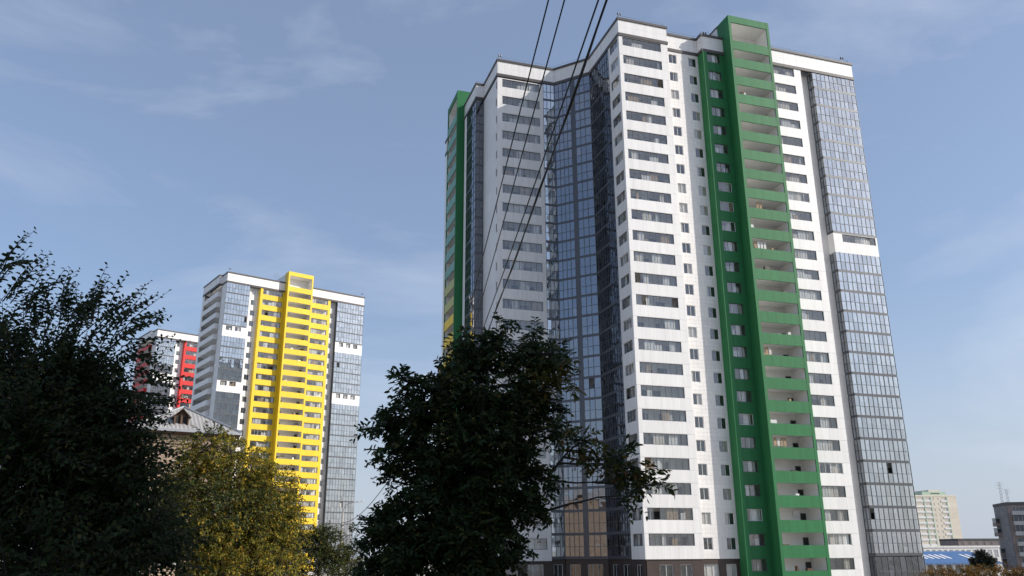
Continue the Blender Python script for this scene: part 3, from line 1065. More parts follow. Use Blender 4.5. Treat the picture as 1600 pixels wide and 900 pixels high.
    d.box(dx - 0.08, dx + 0.08, dy + 0.1, dy + 0.16, dz, dz + 0.9, OLDWOOD)
    link('dormer', d.mesh('dormer'), rf)


old_house()


def slab_block(name, label, loc, rz, w, d, floors, fh, zg, walls, win=FARWIN, fr=PVC, bays=None, balc=None, roofm=ROOFING, group=None, wcol=None, parapet_h=0.8, balc_m=None, sides=True):
    """a panel block: storeys of walls with real window openings set back, balconies, a parapet roof.
    front is the local -y side, windows on the front and, if sides, on the left end."""
    root = empty(name, (loc[0], loc[1], 0), rz)
    tag(root, label, 'building', group)
    H = floors * fh
    mb = MB()
    mb.box(0.12, w - 0.12, 0.12, d - 0.12, zg - 1, zg + H, walls)
    link('wall', mb.mesh('wall'), root)
    link('roof', MB().box(-0.12, w + 0.12, -0.12, d + 0.12, zg + H, zg + H + parapet_h, roofm).mesh('roof'), root)
    bays = bays or [(i * 3.2 + 0.85, 1.5) for i in range(int(w / 3.2))]
    xs = sorted(bays)
    # front skin: one panel row per storey with holes

    def skin(L, wl, m):
        s_ = MB()
        s_.box(0, L, 0, 0.12, 0, 0.95, m).box(0, L, 0, 0.12, fh - 0.45, fh - 0.02, m)
        x = 0
        for (a, ww) in wl:
            if a > x:
                s_.box(x, a, 0, 0.12, 0.95, fh - 0.45, m)
            x = a + ww
        s_.box(x, L, 0, 0.12, 0.95, fh - 0.45, m)
        return s_.mesh('storey_wall')
    sk = skin(w, xs, wcol or walls)
    ends = [(d * 0.25, 1.4), (d * 0.6, 1.4)] if sides else []
    sk2 = skin(d, ends, walls)
    hh = fh - 1.4
    for k in range(floors):
        z = zg + k * fh
        link('storey_wall', sk, root, (0, 0, z))
        link('storey_wall', sk2, root, (0, d, z), -math.pi / 2)
        for i, (a, ww) in enumerate(xs):
            if balc and i in balc and k > 0:
                b = MB()
                L = ww + 0.8
                b.box(0, L, -1.1, 0, 0, 0.15, LGREY)
                b.box(0, L, -1.1, -1.02, 0.15, 1.1, balc_m or LGREY)
                b.box(0, 0.06, -1.02, 0, 0.15, 1.1, balc_m or LGREY).box(L - 0.06, L, -1.02, 0, 0.15, 1.1, balc_m or LGREY)
                if (k * 7 + i * 3) % 5 < 3:
                    b.box(0.02, L - 0.02, -1.08, -1.04, 1.1, fh - 0.15, win)
                    for q in range(5):
                        b.box(L * q / 4 - (0.06 if q == 4 else 0), L * q / 4 + (0.06 if q < 4 else 0), -1.1, -1.02, 1.1, fh - 0.15, fr)
                link('balcony', cached((name, 'bal', i, (k * 7 + i * 3) % 5 < 3, round(ww, 2), loc), lambda: b.mesh('balcony')), root, (a - 0.4, -0.002, z))
            fmesh = frame_mesh(ww, hh, 2 if ww < 2 else 4, fr, back=win, fw=0.07, mull=0.07)
            link('window', fmesh, root, (a, 0.03, z + 0.95))
        for (a, ww) in ends:
            link('window', frame_mesh(ww, hh, 2, fr, back=win, fw=0.07, mull=0.07), root, (0.03, d - a, z + 0.95), -math.pi / 2)
    return root


def place_px(x, D):
    p = at(x, 866, D)
    return float(p[0]), float(p[1])


# cream tower block far away
cx, cy = place_px(1438, 510)
az_face = math.radians(90 - 78)
CT = -6.0 + 13 * 2.85
cream = slab_block('tower_block', 'cream and mint tower block far behind the blue roofed building', (cx, cy), az_face, 27.0, 16.0, 13, 2.85, -6.0, CREAM,
                   win=FARWIN, bays=[(0.8, 5.6), (7.4, 3.4), (12.2, 1.1), (15.0, 1.1), (17.4, 3.4)], group=None, wcol=CREAM, parapet_h=0.8, roofm=CREAM, sides=False)
for a in (0.0, 6.75, 11.1, 20.9):
    link('pilaster', MB().box(0, 0.5, -0.2, -0.003, -6, CT, MINT).mesh('pilaster'), cream, (a, 0, 0))
link('attic', MB().box(6.8, 21.5, 0.3, 14, CT + 0.8, CT + 2.6, MINT).mesh('attic'), cream)
link('gable', MB().prism([(11.0, 0.5), (18.5, 0.5), (18.5, 12), (11.0, 12)], CT + 2.6, CT + 3.5, CREAM).mesh('gable'), cream)
for i in range(5):
    link('attic_window', MB().box(0, 0.7, 0.2, 0.297, CT + 1.4, CT + 1.9, FARWIN).mesh('attic_window'), cream, (12.2 + i * 1.1, 0, 0))
bpm = {}
for k in range(13):
    for (a, ww) in ((0.8, 5.6), (7.4, 3.4), (17.4, 3.4)):
        if ww not in bpm:
            bpm[ww] = MB().box(-0.1, ww + 0.1, -0.22, -0.004, 0.1, 1.0, PVC).mesh('balcony')
        link('balcony', bpm[ww], cream, (a, 0, -6 + k * 2.85))

# grey block at the right edge, turned from the sun
gx, gy = place_px(1586, 285)
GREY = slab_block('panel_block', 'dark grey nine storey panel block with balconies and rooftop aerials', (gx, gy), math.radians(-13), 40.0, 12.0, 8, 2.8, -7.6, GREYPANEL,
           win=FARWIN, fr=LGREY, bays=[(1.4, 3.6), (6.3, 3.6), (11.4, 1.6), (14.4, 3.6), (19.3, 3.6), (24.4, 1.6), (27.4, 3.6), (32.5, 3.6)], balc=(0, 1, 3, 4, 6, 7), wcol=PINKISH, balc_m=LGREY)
for (dx_, h_, nm) in ((0.0, 6.2, 'tall lattice aerial on the roof edge of the grey panel block'), (1.6, 4.2, 'shorter aerial mast beside the tall one on the grey panel block')):
    p = GREY.matrix_basis @ Vector((1.5 + dx_, 8.0, 0))
    mb = MB()
    for q in range(3):
        w_ = 2 * math.pi * q / 3
        mb.tube([(0.35 * math.cos(w_), 0.35 * math.sin(w_), 0), (0.2 * math.cos(w_), 0.2 * math.sin(w_), h_)], 0.05, 0.04, 5, STEEL)
    for q in range(int(h_ / 0.9)):
        z_ = 0.5 + q * 0.9
        mb.tube([(-0.3, 0.1, z_), (0.3, -0.1, z_ + 0.5)], 0.03, 0.03, 4, STEEL)
    for zz in (h_ * 0.72, h_ * 0.86, h_ * 0.97):
        mb.tube([(-1.1, 0, zz), (1.1, 0, zz)], 0.035, 0.035, 4, STEEL)
    ra = link('roof_aerial', mb.mesh('roof_aerial'), None, (float(p[0]), float(p[1]), -7.6 + 8 * 2.8 + 0.79))
    tag(ra, nm, 'aerial')

gb = MB().box(-1.1, -0.002, 8.2, 11.6, 0, 1.0, PINKISH).box(-1.05, -0.002, 8.25, 11.55, 1.0, 2.2, FARWIN).box(-1.15, -0.002, 8.15, 11.65, 2.2, 2.35, LGREY).mesh('balcony')
for k in (2, 3, 5, 6):
    link('balcony', gb, GREY, (0, 0, -7.6 + k * 2.8))

# low grey block beyond
lx, ly = place_px(1500, 400)
slab_block('panel_block', 'low grey brown block seen beyond the blue roof, left of the dark panel block', (lx, ly), math.radians(8), 34.0, 12.0, 5, 2.9, -7.8, PINKISH, win=FARWIN, fr=LGREY, wcol=PINKISH)


def blue_shed():
    """long low building with a blue metal roof and white roof lights; its white neighbour stands behind"""
    x0, y0 = place_px(1441, 150)
    x1, y1 = place_px(1562, 160)
    a = math.atan2(y1 - y0, x1 - x0)
    L = math.hypot(x1 - x0, y1 - y0)
    root = empty('service_building', (x0, y0, 0), a)
    tag(root, 'low building with bright blue metal roof and white roof lights', 'building')
    w = MB()
    zt = 0.25
    w.box(0.8, L, 1.2, 9.0, GZ - 0.5, zt - 0.3, CONCRETE)
    link('wall', w.mesh('wall'), root)
    for i in range(7):
        link('pillar', MB().box(0, 0.45, 0.0, 0.4, GZ - 0.5, zt - 0.25, PVC).mesh('pillar'), root, (0.7 + i * 1.75, 0.6, 0))
    mb = MB()
    n = int(L / 0.28)
    prev = None
    ang = lambda s_, t: (s_ - (1 - t) * 0.0, t * 4.6, zt + t * 1.75)
    for i in range(n + 1):
        s_ = L * i / n
        l = 0.04 if i % 3 == 0 else 0
        p0, p1 = (s_, -0.2, zt + l), (s_ - 1.6, 4.6, zt + 1.75 + l)
        if prev:
            b = len(mb.v)
            mb.v += [prev[0], p0, p1, prev[1]]
            mb.f.append((b, b + 1, b + 2, b + 3))
            mb.m.append(mb.mi(BLUEROOF))
        prev = (p0, p1)
    mb.poly([(0, -0.2, zt), (-1.6, 4.6, zt + 1.75), (-1.6, 9.2, zt - 0.1), (0, 9.2, zt - 0.1)], BLUEROOF)
    mb.box(0, L, -0.24, -0.2, zt - 0.22, zt + 0.03, BLUEROOF)
    rf = link('roof', mb.mesh('roof'), root)
    for i in range(8):
        for j in range(1):
            s_ = 1.3 + i * 1.12 + (2.6 if i > 5 else 0)
            t0, t1 = 0.33, 0.68
            f = lambda t, ds: (s_ + ds - 1.6 * (t * 4.8 / 4.8), -0.2 + 4.8 * t, zt + 1.75 * t + 0.07)
            link('roof_light', MB().poly([f(t0, 0), f(t0, 0.42), f(t1, 0.42), f(t1, 0)], PVC).mesh('roof_light'), rf)


blue_shed()
_x, _y = place_px(1444, 196)
slab_block('white_hall', 'long low white hall with a row of small dark windows behind the blue roof', (_x, _y), math.radians(6), 16.4, 9.0, 2, 2.85, -2.9, WHITE, win=FARWIN, fr=LGREY, wcol=WHITE, parapet_h=0.35, roofm=WHITE,
           bays=[(0.5 + i * 1.25, 0.8) for i in range(9)] + [(12.4 + i * 1.3, 1.0) for i in range(3)])

# out of view: panel block added to shade the near trees, brick block mirrored in glass
slab_block('panel_block', 'added ten storey concrete panel block, out of view, shading the near trees', (34.0, 17.0), math.radians(-94), 66.0, 12.0, 10, 3.0, -0.8, LGREY, balc=(1, 4, 7, 10, 13), wcol=LGREY)
slab_block('brick_block', 'three storey beige brick apartment block across the street', (-78.0, 38.0), math.radians(28), 36.0, 12.0, 3, 3.0, -2.8, BRICK, wcol=BRICK)


# ------------------------------------------------------------------ street things
def street_lamp():
    p = at(532, 866, 95)
    x, y = float(p[0]), float(p[1])
    top = at(534, 801, 95)
    root = empty('street_lamp', (x, y, gz(x, y)))
    tag(root, 'concrete street lamp pole with curved arm and pale lamp head', 'street lamp')
    z = float(top[2]) - gz(x, y)
    link('pole', MB().tube([(0, 0, 0), (0.02, 0, z)], 0.19, 0.12, 10, CONCRETE).mesh('pole', True), root)
    link('arm', MB().tube([(0.02, -0.0, z - 1.1), (0.03, 0, z + 0.2), (0.25, -0.05, z + 0.75), (0.8, -0.1, z + 1.02), (1.45, -0.15, z + 1.1)], 0.035, 0.03, 7, STEEL).mesh('arm', True), root)
    h = MB()
    h.tube([(1.4, -0.15, z + 1.08), (1.6, -0.17, z + 1.13), (2.05, -0.2, z + 1.2), (2.2, -0.21, z + 1.23)], 0.07, 0.09, 8, SIGNWHITE)
    h.box(1.6, 2.1, -0.3, -0.08, z + 1.09, z + 1.16, SIGNWHITE)
    link('lamp_head', h.mesh('lamp_head'), root)
    link('bracket', MB().box(-0.2, 0.24, -0.18, 0.18, z - 1.35, z - 1.2, STEEL).mesh('bracket'), root)
    return Vector((x, y, gz(x, y) + z - 1.0))


lamp_top = street_lamp()


def road_sign():
    p = at(557, 893.5, 66)
    x, y, z = [float(q) for q in p]
    g = gz(x, y)
    root = empty('road_sign', (x, y, g), math.atan2(y, x) - math.pi / 2)
    tag(root, 'round blue road sign with white rim and white arrow', 'sign')
    h = z - g
    link('post', MB().tube([(0, 0.06, -0.2), (0, 0.06, h + 0.3)], 0.035, 0.035, 8, STEEL).mesh('post'), root)

    def disc(r, y0, y1, m):
        return MB().tube([(0, y0, h), (0, y1, h)], r, r, 28, m)
    pl = link('sign_plate', disc(0.35, 0.0, 0.02, SIGNWHITE).mesh('sign_plate'), root)
    link('blue_field', disc(0.31, -0.006, -0.001, SIGNBLUE).mesh('blue_field'), pl)
    a = MB()
    c, s_ = math.cos(math.radians(-40)), math.sin(math.radians(-40))

    def r(px, pz):
        return (px * c - pz * s_, -0.012, h + px * s_ + pz * c)
    a.poly([r(-0.22, -0.035), r(0.06, -0.035), r(0.06, 0.035), r(-0.22, 0.035)], SIGNWHITE)
    a.poly([r(0.06, -0.12), r(0.22, 0.0), r(0.06, 0.12)], SIGNWHITE)
    link('arrow', a.mesh('arrow'), pl)


road_sign()


def utility_pole(name, label, x, y, top, rz):
    g = gz(x, y)
    root = empty(name, (x, y, g), rz)
    tag(root, label, 'pole')
    h = top - g
    link('post', MB().tube([(0, 0, -0.3), (0, 0, h)], 0.16, 0.11, 10, WOODPOLE).mesh('post', True), root)
    arm = link('crossarm', MB().box(-0.75, 0.75, -0.06, 0.06, h - 0.55, h - 0.43, WOODPOLE).mesh('crossarm'), root)
    for q in (-0.68, -0.3, 0.3, 0.68):
        link('insulator', MB().tube([(q, 0, h - 0.43), (q, 0, h - 0.36), (q, 0, h - 0.25)], 0.05, 0.03, 8, SIGNWHITE).mesh('insulator'), arm)
    return root


pa = at(688, 600, 33)
PTOP = float(at(688, 574, 33)[2])
utility_pole('utility_pole', 'wooden utility pole standing inside the dark leafy tree', float(pa[0]), float(pa[1]), PTOP, math.radians(-14))
# upper ends pass over the street; the next pole stands behind the photographer
WIRES = [((857, 0), (697, 628), 0.011), ((882, 0), (712, 612), 0.011), ((935, 0), (722, 600), 0.013), ((948, 0), (733, 590), 0.017)]
ends = []
for i, ((ax, ay), (bx, by), r_) in enumerate(WIRES):
    hi = at(ax, ay, 9.4)
    lo = at(bx, by, 33.0)
    ends.append((hi, lo))
pole2 = None
for i, ((hi, lo), (_, _, r_)) in enumerate(zip(ends, WIRES)):
    d = hi - lo
    far = lo + d * 1.72
    far[2] = max(hi[2], lo[2]) + 0.75 + 0.1 * i
    # a slack curve through lo, hi and the far pole
    ts = np.linspace(0, 1, 28)
    th = np.linalg.norm((hi - lo)[:2]) / np.linalg.norm((far - lo)[:2])
    zlin = lo[2] + (far[2] - lo[2]) * th
    sag = (zlin - hi[2]) / (4 * th * (1 - th))
    pts = []
    for t in ts:
        q = lo + (far - lo) * t
        q[2] = lo[2] + (far[2] - lo[2]) * t - 4 * sag * t * (1 - t)
        pts.append(tuple(float(v) for v in q))
    mb = MB().tube(pts, r_, r_, 6, RUBBER)
    if i == 3:     # the thick one is a bundle wound round a carrier
        pts2 = [(p[0] + 0.022 * math.cos(j * 1.3), p[1], p[2] + 0.022 * math.sin(j * 1.3)) for j, p in enumerate(pts)]
        mb.tube(pts2, 0.012, 0.012, 6, RUBBER)
    w = link('overhead_wire', mb.mesh('overhead_wire', True))
    tag(w, 'thick twisted black overhead cable, heaviest of the four running to the utility pole' if i == 3 else
        'thin black overhead wire running up from the utility pole', 'wire', 'overhead wires from the utility pole')
    if i == 1:
        pole2 = far
utility_pole('utility_pole', 'wooden utility pole behind the street corner carrying four wires', float(pole2[0]) + 0.25, float(pole2[1]), float(pole2[2]) + 0.5, math.radians(-14))
# service cable from the lamp to the utility pole
q0, q1 = np.array(lamp_top), np.array([float(pa[0]), float(pa[1]), PTOP - 1.2])
pts = []
for t in np.linspace(0, 1, 20):
    q = q0 + (q1 - q0) * t
    q[2] -= 4 * 1.3 * t * (1 - t)
    pts.append(tuple(float(v) for v in q))
tag(link('service_cable', MB().tube(pts, 0.03, 0.02, 5, RUBBER).mesh('service_cable')), 'slack black cable from the street lamp towards the dark tree', 'cable')


def yard_wall():
    p0, p1 = at(120, 893, 30), at(275, 893, 34)
    a = math.atan2(p1[1] - p0[1], p1[0] - p0[0])
    L = float(np.linalg.norm((p1 - p0)[:2]))
    g = gz(p0[0], p0[1])
    root = empty('yard_fence', (float(p0[0]), float(p0[1]), g), a)
    tag(root, 'low brown masonry yard fence with dark posts under the shrubs', 'fence')
    h = float(at(245, 884, 31)[2]) - g
    n = 4
    for i in range(n):
        link('wall_panel', MB().box(0.06, L / n - 0.06, 0, 0.15, -0.6, h, BRICK).box(0.02, L / n - 0.02, -0.04, 0.19, h, h + 0.07, CONCRETE).mesh('wall_panel'), root, (L * i / n, 0, 0))
        link('post', MB().box(-0.05, 0.05, -0.06, 0.2, -0.6, h + 0.12, CORNICE).mesh('post'), root, (L * i / n, 0, 0))


yard_wall()

# ------------------------------------------------------------------ vegetation
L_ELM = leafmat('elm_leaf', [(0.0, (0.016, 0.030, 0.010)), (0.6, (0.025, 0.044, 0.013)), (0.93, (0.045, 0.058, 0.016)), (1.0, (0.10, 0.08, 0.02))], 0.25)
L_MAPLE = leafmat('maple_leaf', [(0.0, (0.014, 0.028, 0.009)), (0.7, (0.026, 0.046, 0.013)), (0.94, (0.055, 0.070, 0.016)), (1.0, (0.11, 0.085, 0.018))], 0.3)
L_TURN = leafmat('turning_leaf', [(0.0, (0.035, 0.055, 0.013)), (0.5, (0.07, 0.075, 0.017)), (0.85, (0.12, 0.10, 0.02)), (1.0, (0.16, 0.07, 0.02))], 0.35)
L_YELLOW = leafmat('yellowing_leaf', [(0.0, (0.10, 0.125, 0.024)), (0.4, (0.185, 0.180, 0.032)), (0.75, (0.30, 0.235, 0.034)), (0.95, (0.46, 0.30, 0.036)), (1.0, (0.32, 0.13, 0.03))], 0.4)
L_BUSH = leafmat('shrub_leaf', [(0.0, (0.030, 0.050, 0.015)), (0.6, (0.065, 0.085, 0.022)), (1.0, (0.16, 0.13, 0.03))], 0.3)
L_RUST = leafmat('rusty_leaf', [(0.0, (0.10, 0.09, 0.025)), (0.4, (0.22, 0.14, 0.03)), (0.75, (0.33, 0.15, 0.04)), (1.0, (0.20, 0.12, 0.03))], 0.3)
L_DARK = leafmat('dark_conifer_leaf', [(0.0, (0.015, 0.022, 0.016)), (1.0, (0.035, 0.045, 0.03))], 0.15)


def norm(a):
    return a / np.maximum(np.linalg.norm(a, axis=-1, keepdims=True), 1e-9)


def mesh_np(name, V, F, mats, mi=None, smooth=False):
    """V (n,3), F (m,k) with constant k"""
    me = bpy.data.meshes.new(name)
    n, (m, k) = len(V), F.shape
    me.vertices.add(n)
    me.vertices.foreach_set('co', np.ascontiguousarray(V, dtype=np.float32).ravel())
    me.loops.add(m * k)
    me.loops.foreach_set('vertex_index', np.ascontiguousarray(F, dtype=np.int32).ravel())
    me.polygons.add(m)
    me.polygons.foreach_set('loop_start', np.arange(0, m * k, k, dtype=np.int32))
    me.polygons.foreach_set('loop_total', np.full(m, k, dtype=np.int32))
    for mt in mats:
        me.materials.append(mt)
    if mi is not None:
        me.polygons.foreach_set('material_index', mi.astype(np.int32))
    me.update(calc_edges=True)
    me.validate()
    return me


def leaves(P, T, S, W, g, nrm=None):
    """folded oval leaves: P base, T direction, S length, W width ratio; two quads each"""
    n = len(P)
    ref = g.normal(size=(n, 3)) + np.array([0, 0, 1.4])
    if nrm is not None:            # flat sprays: blades lie roughly in one plane
        ref = g.normal(scale=0.45, size=(n, 3)) + nrm
    side = norm(np.cross(T, ref))
    up = norm(np.cross(side, T))
    L = S[:, None]
    w = L * W
    droop = -0.12 * L * np.array([0, 0, 1.0])
    fold = up * (0.22 * w)
    v = np.stack([P,
                  P + T * L * 0.30 + side * w * 0.48 + fold,
                  P + T * L * 0.68 + side * w * 0.40 + fold + droop * 0.4,
                  P + T * L + droop,
                  P + T * L * 0.68 - side * w * 0.40 + fold + droop * 0.4,
                  P + T * L * 0.30 - side * w * 0.48 + fold], axis=1).reshape(-1, 3)
    b = (np.arange(n) * 6)[:, None]
    f = np.concatenate([b + np.array([0, 3, 2, 1]), b + np.array([0, 5, 4, 3])], axis=1).reshape(-1, 4)
    return v, f


def shoots(P, D, L, n, leaf, g, bend=(0, 0, 0.0), wr=0.45, stem=0.006, spread=0.85, taper=0.55, bare=0.1, flat=None):
    """P start, D direction, L length of each shoot; n leaves alternating on both sides, plus the stems"""
    m = len(P)
    ref = norm(g.normal(size=(m, 3)))
    if flat is not None:
        ref = norm(np.asarray(flat, float) + g.normal(scale=0.35, size=(m, 3)))
    side = norm(np.cross(D, ref))
    bend = np.asarray(bend, float)
    t = bare + (1 - bare) * (np.arange(n) + 0.7) / n
    t = t[None, :, None] * np.ones((m, 1, 1))
    Lm = L[:, None, None]
    pos = P[:, None, :] + D[:, None, :] * Lm * t + bend * Lm * t * t
    tan = norm(D[:, None, :] + 2 * bend * t)
    sg = np.where(np.arange(n) % 2 == 0, 1.0, -1.0)[None, :, None]
    dirs = norm(tan * (1 - spread * 0.6) + side[:, None, :] * sg * spread + g.normal(scale=0.22, size=(m, n, 3)))
    size = leaf * (1 - taper * np.abs(t[..., 0] - 0.45)) * g.uniform(0.75, 1.2, size=(m, n))
    v, f = leaves(pos.reshape(-1, 3), dirs.reshape(-1, 3), size.reshape(-1), wr, g, None if flat is None else np.repeat(ref, n, axis=0))
    # stems: three-sided tubes of two pieces
    ts = np.array([0, 0.5, 1.0])
    c = P[:, None, :] + D[:, None, :] * Lm * ts[None, :, None] + bend * Lm * (ts * ts)[None, :, None]
    up = norm(np.cross(side, D))
    rr = (stem * np.array([1.0, 0.7, 0.25]))[None, :, None]
    ring = []
    for a in (0, 2.094, 4.189):
        ring.append(c + rr * (math.cos(a) * side + math.sin(a) * up)[:, None, :])
    sv = np.stack(ring, axis=2).reshape(-1, 3)        # m,3 rings,3
    b = (np.arange(m) * 9)[:, None]
    q = []
    for r in (0, 3):
        for j in range(3):
            q.append([r + j, r + (j + 1) % 3, r + 3 + (j + 1) % 3, r + 3 + j])
    sf = (b[:, None, :] + np.array(q)[None]).reshape(-1, 4)
    return v, f, sv, sf


def limb(mb, a, b, r0, r1, g, wob=0.12, n=6, up=0.25, sides=6):
    a, b = np.array(a, float), np.array(b, float)
    L = np.linalg.norm(b - a)
    pts = []
    off = g.normal(scale=wob * L * 0.3, size=3)
    for i in range(n + 1):
        t = i / n
        p = a + (b - a) * t + off * math.sin(math.pi * t) + np.array([0, 0, up * L * 0.25]) * math.sin(math.pi * t) * (1 if up else 0)
        p = p + (g.normal(scale=wob * L * 0.05, size=3) if 0 < i < n else 0)
        pts.append(tuple(p))
    mb.tube(pts, r0, r1, sides, BARK)
    return pts


def tree(name, label, cat, base, stems, clusters, leaf, lm, seed, shoot_len=0.45, nleaf=9, wr=0.45, upb=0.5, bend=(0, 0, -0.1), lean=0.6, group=None, extra=None, limb_r=0.05, shell=0.45, stem_r=0.006, flat=None):
    """base: ground point. stems: list of (top point, r0, r1). clusters: (centre, (rx,ry,rz), shoots) or + own leaf material.
    every cluster is hung on a limb from the nearest stem and filled with leafy shoots."""
    g = np.random.default_rng(seed)
    root = empty(name, tuple(float(q) for q in base))
    tag(root, label, cat, group)
    base = np.array(base, float)
    wood = MB()
    paths = []
    for top, r0, r1 in stems:
        o = np.array([g.normal(scale=0.12), g.normal(scale=0.12), -0.2])
        paths.append(limb(wood, o, np.array(top) - base, r0, r1, g, 0.16, 9, 0.05, 8))
    LV, LF, LM, SV, SF = [], [], [], [], []
    nv = ns = 0
    mats = [lm]
    for cl in clusters:
        c, R, k = np.array(cl[0], float) - base, np.array(cl[1], float), cl[2]
        m = cl[3] if len(cl) > 3 and cl[3] else lm
        if m not in mats:
            mats.append(m)
        # limb
        allp = [np.array(p) for pt in paths for p in pt[2:]]
        low = [p for p in allp if p[2] < c[2] + 0.1] or allp
        st = min(low, key=lambda p: np.linalg.norm(p - c))
        lp = limb(wood, st, c, limb_r, limb_r * 0.4, g, 0.14, 6, 0.15)
        paths.append(lp)
        for q in range(5):
            d = norm(g.normal(size=3)) * R * g.uniform(0.6, 0.95)
            limb(wood, lp[-1 - (q % 3)], c + d, limb_r * 0.4, limb_r * 0.12, g, 0.15, 4, 0.1, 5)
        if k <= 0:
            continue
        d = norm(g.normal(size=(k, 3)))
        rad = g.uniform(0, 1, size=(k, 1)) ** shell
        # clumpy: pull the shoots towards a few knots
        kn = norm(g.normal(size=(max(4, k // 24), 3))) * g.uniform(0.35, 1.0, size=(max(4, k // 24), 1))
        pick = g.integers(0, len(kn), size=k)
        off = np.where(g.random((k, 1)) < 0.6, kn[pick] + g.normal(scale=0.16, size=(k, 3)), d * rad)
        P = c + off * R
        D = norm(norm(off) * lean + np.array([0, 0, upb]) + g.normal(scale=0.45, size=(k, 3)))
        L = shoot_len * g.uniform(0.55, 1.25, size=k)
        v, f, sv, sf = shoots(P, D, L, nleaf, leaf, g, bend, wr, stem_r, flat=flat)
        LV.append(v); LF.append(f + nv); LM.append(np.full(len(f), mats.index(m)))
        SV.append(sv); SF.append(sf + ns)
        nv += len(v); ns += len(sv)
    if extra is not None:         # (P, D, L, n, bend, leaf)
        for (P, D, L, n, bd, lf) in extra:
            v, f, sv, sf = shoots(np.array(P) - base, norm(np.array(D, float)), np.array(L, float), n, lf, g, bd, wr, 0.007, 0.9, 0.8, 0.02, (0.15, -0.8, 0.6))
            LV.append(v); LF.append(f + nv); LM.append(np.zeros(len(f)))
            SV.append(sv); SF.append(sf + ns)
            nv += len(v); ns += len(sv)
    link('trunk', wood.mesh('trunk', True), root)
    crown = link('crown', mesh_np('crown', np.concatenate(LV), np.concatenate(LF), mats, np.concatenate(LM)), root)
    tag(crown, kind='stuff')
    tw = link('twigs', mesh_np('twigs', np.concatenate(SV), np.concatenate(SF), [BARK]), crown)
    tag(tw, kind='stuff')
    return root


def cl(x, y, D, rx, ry, k, m=None, deep=None):
    """cluster centred on the line of sight of a photo pixel, D metres away, radii given in photo pixels at that range"""
    c = at(x, y, D)
    s_ = float(np.linalg.norm(c - EYE)) / F_PX
    dp = deep if deep else (rx + ry) / 2 * s_
    return (tuple(c), (rx * s_, dp, ry * s_), k, m)


def ground_at(x, y):
    return (float(x), float(y), gz(x, y) - 0.05)


# --- the near elm at the left edge
D0 = 9.5
b = at(70, 866, D0)
elm_cl = [cl(20, 585, D0, 60, 38, 110), cl(105, 590, D0 - .3, 46, 32, 100), cl(-80, 570, D0 + .3, 90, 80, 150), cl(155, 610, D0 + .2, 22, 22, 26),
          cl(25, 660, D0 - .4, 95, 62, 420), cl(110, 660, D0 + .2, 65, 55, 330), cl(-100, 700, D0, 110, 110, 200), cl(155, 685, D0 - .2, 24, 30, 44),
          cl(45, 770, D0 + .5, 110, 80, 460), cl(135, 760, D0, 65, 60, 340), cl(180, 780, D0 + .4, 28, 34, 54),
          cl(50, 870, D0 - .3, 120, 70, 460), cl(155, 860, D0 + .2, 75, 55, 360), cl(220, 870, D0 + .6, 36, 30, 80), cl(-80, 850, D0 + .3, 100, 90, 150),
          cl(60, 720, D0 + 1.2, 110, 110, 460), cl(70, 850, D0 + 1.3, 130, 80, 420), cl(190, 870, D0 + 1.6, 60, 40, 130), cl(40, 630, D0 + .9, 90, 50, 220)]
ex_P, ex_D, ex_L = [], [], []
for (x, y, dx, dy, l) in [(10, 470, 22, -40, .55), (35, 470, 40, -30, .62), (-10, 430, 25, -50, .6), (-30, 480, 30, -70, .7), (90, 480, 12, -60, .45), (75, 490, -20, -60, .42),
                          (120, 500, 25, -45, .5), (140, 490, 0, -60, .62), (150, 490, 6, -70, .55), (160, 500, 25, -55, .55), (170, 500, 40, -60, .60), (180, 505, 45, -45, .55), (185, 520, 60, -25, .55),
                          (200, 500, 50, -22, .5), (190, 530, 55, -5, .5), (200, 545, 45, 20, .4), (60, 500, -25, -50, .4), (45, 490, 8, -40, .4), (110, 490, 38, -28, .45),
                          (205, 575, 50, 8, .45), (215, 600, 55, -10, .4), (220, 640, 60, 15, .4), (230, 625, 50, -6, .42), (235, 690, 50, 20, .38), (25, 450, 18, -30, .45), (5, 420, 30, -14, .5), (190, 610, 60, 12, .5), (185, 640, 65, -8, .5), (195, 680, 60, 10, .5), (200, 720, 55, 22, .5), (205, 760, 55, 10, .45), (175, 560, 60, -18, .55), (160, 530, 20, -55, .5), (130, 510, -10, -50, .45), (100, 500, -6, -55, .5)]:
    for q in range(3):
        p = at(x + rng.uniform(-8, 8), y + rng.uniform(-4, 14), D0 + rng.uniform(-0.5, 0.5))
        e = at(x + dx + rng.uniform(-10, 10), y + dy + rng.uniform(-10, 10), D0 + rng.uniform(-0.3, 0.3))
        ex_P.append(p); ex_D.append(e - p); ex_L.append(l * rng.uniform(0.85, 1.25))
for q in range(70):
    x, y = rng.uniform(-40, 175), rng.uniform(520, 640)
    y -= 35 * (1 - abs(x - 70) / 130)
    lean_ = (x - 60) / 130 + rng.uniform(-0.5, 0.6)
    p = at(x, y, D0 + rng.uniform(-0.6, 0.8))
    ex_P.append(p)
    ex_D.append(np.array([lean_ * 0.9, rng.uniform(-0.3, 0.3), 1.0]))
    ex_L.append(rng.uniform(0.4, 0.75))
for q in range(45):
    x, y = rng.uniform(130, 190), rng.uniform(600, 880)
    p = at(x, y, D0 + rng.uniform(-0.6, 0.8))
    ex_P.append(p)
    ex_D.append(np.array([1.0, rng.uniform(-0.4, 0.4), rng.uniform(-0.35, 0.6)]))
    ex_L.append(rng.uniform(0.3, 0.6))
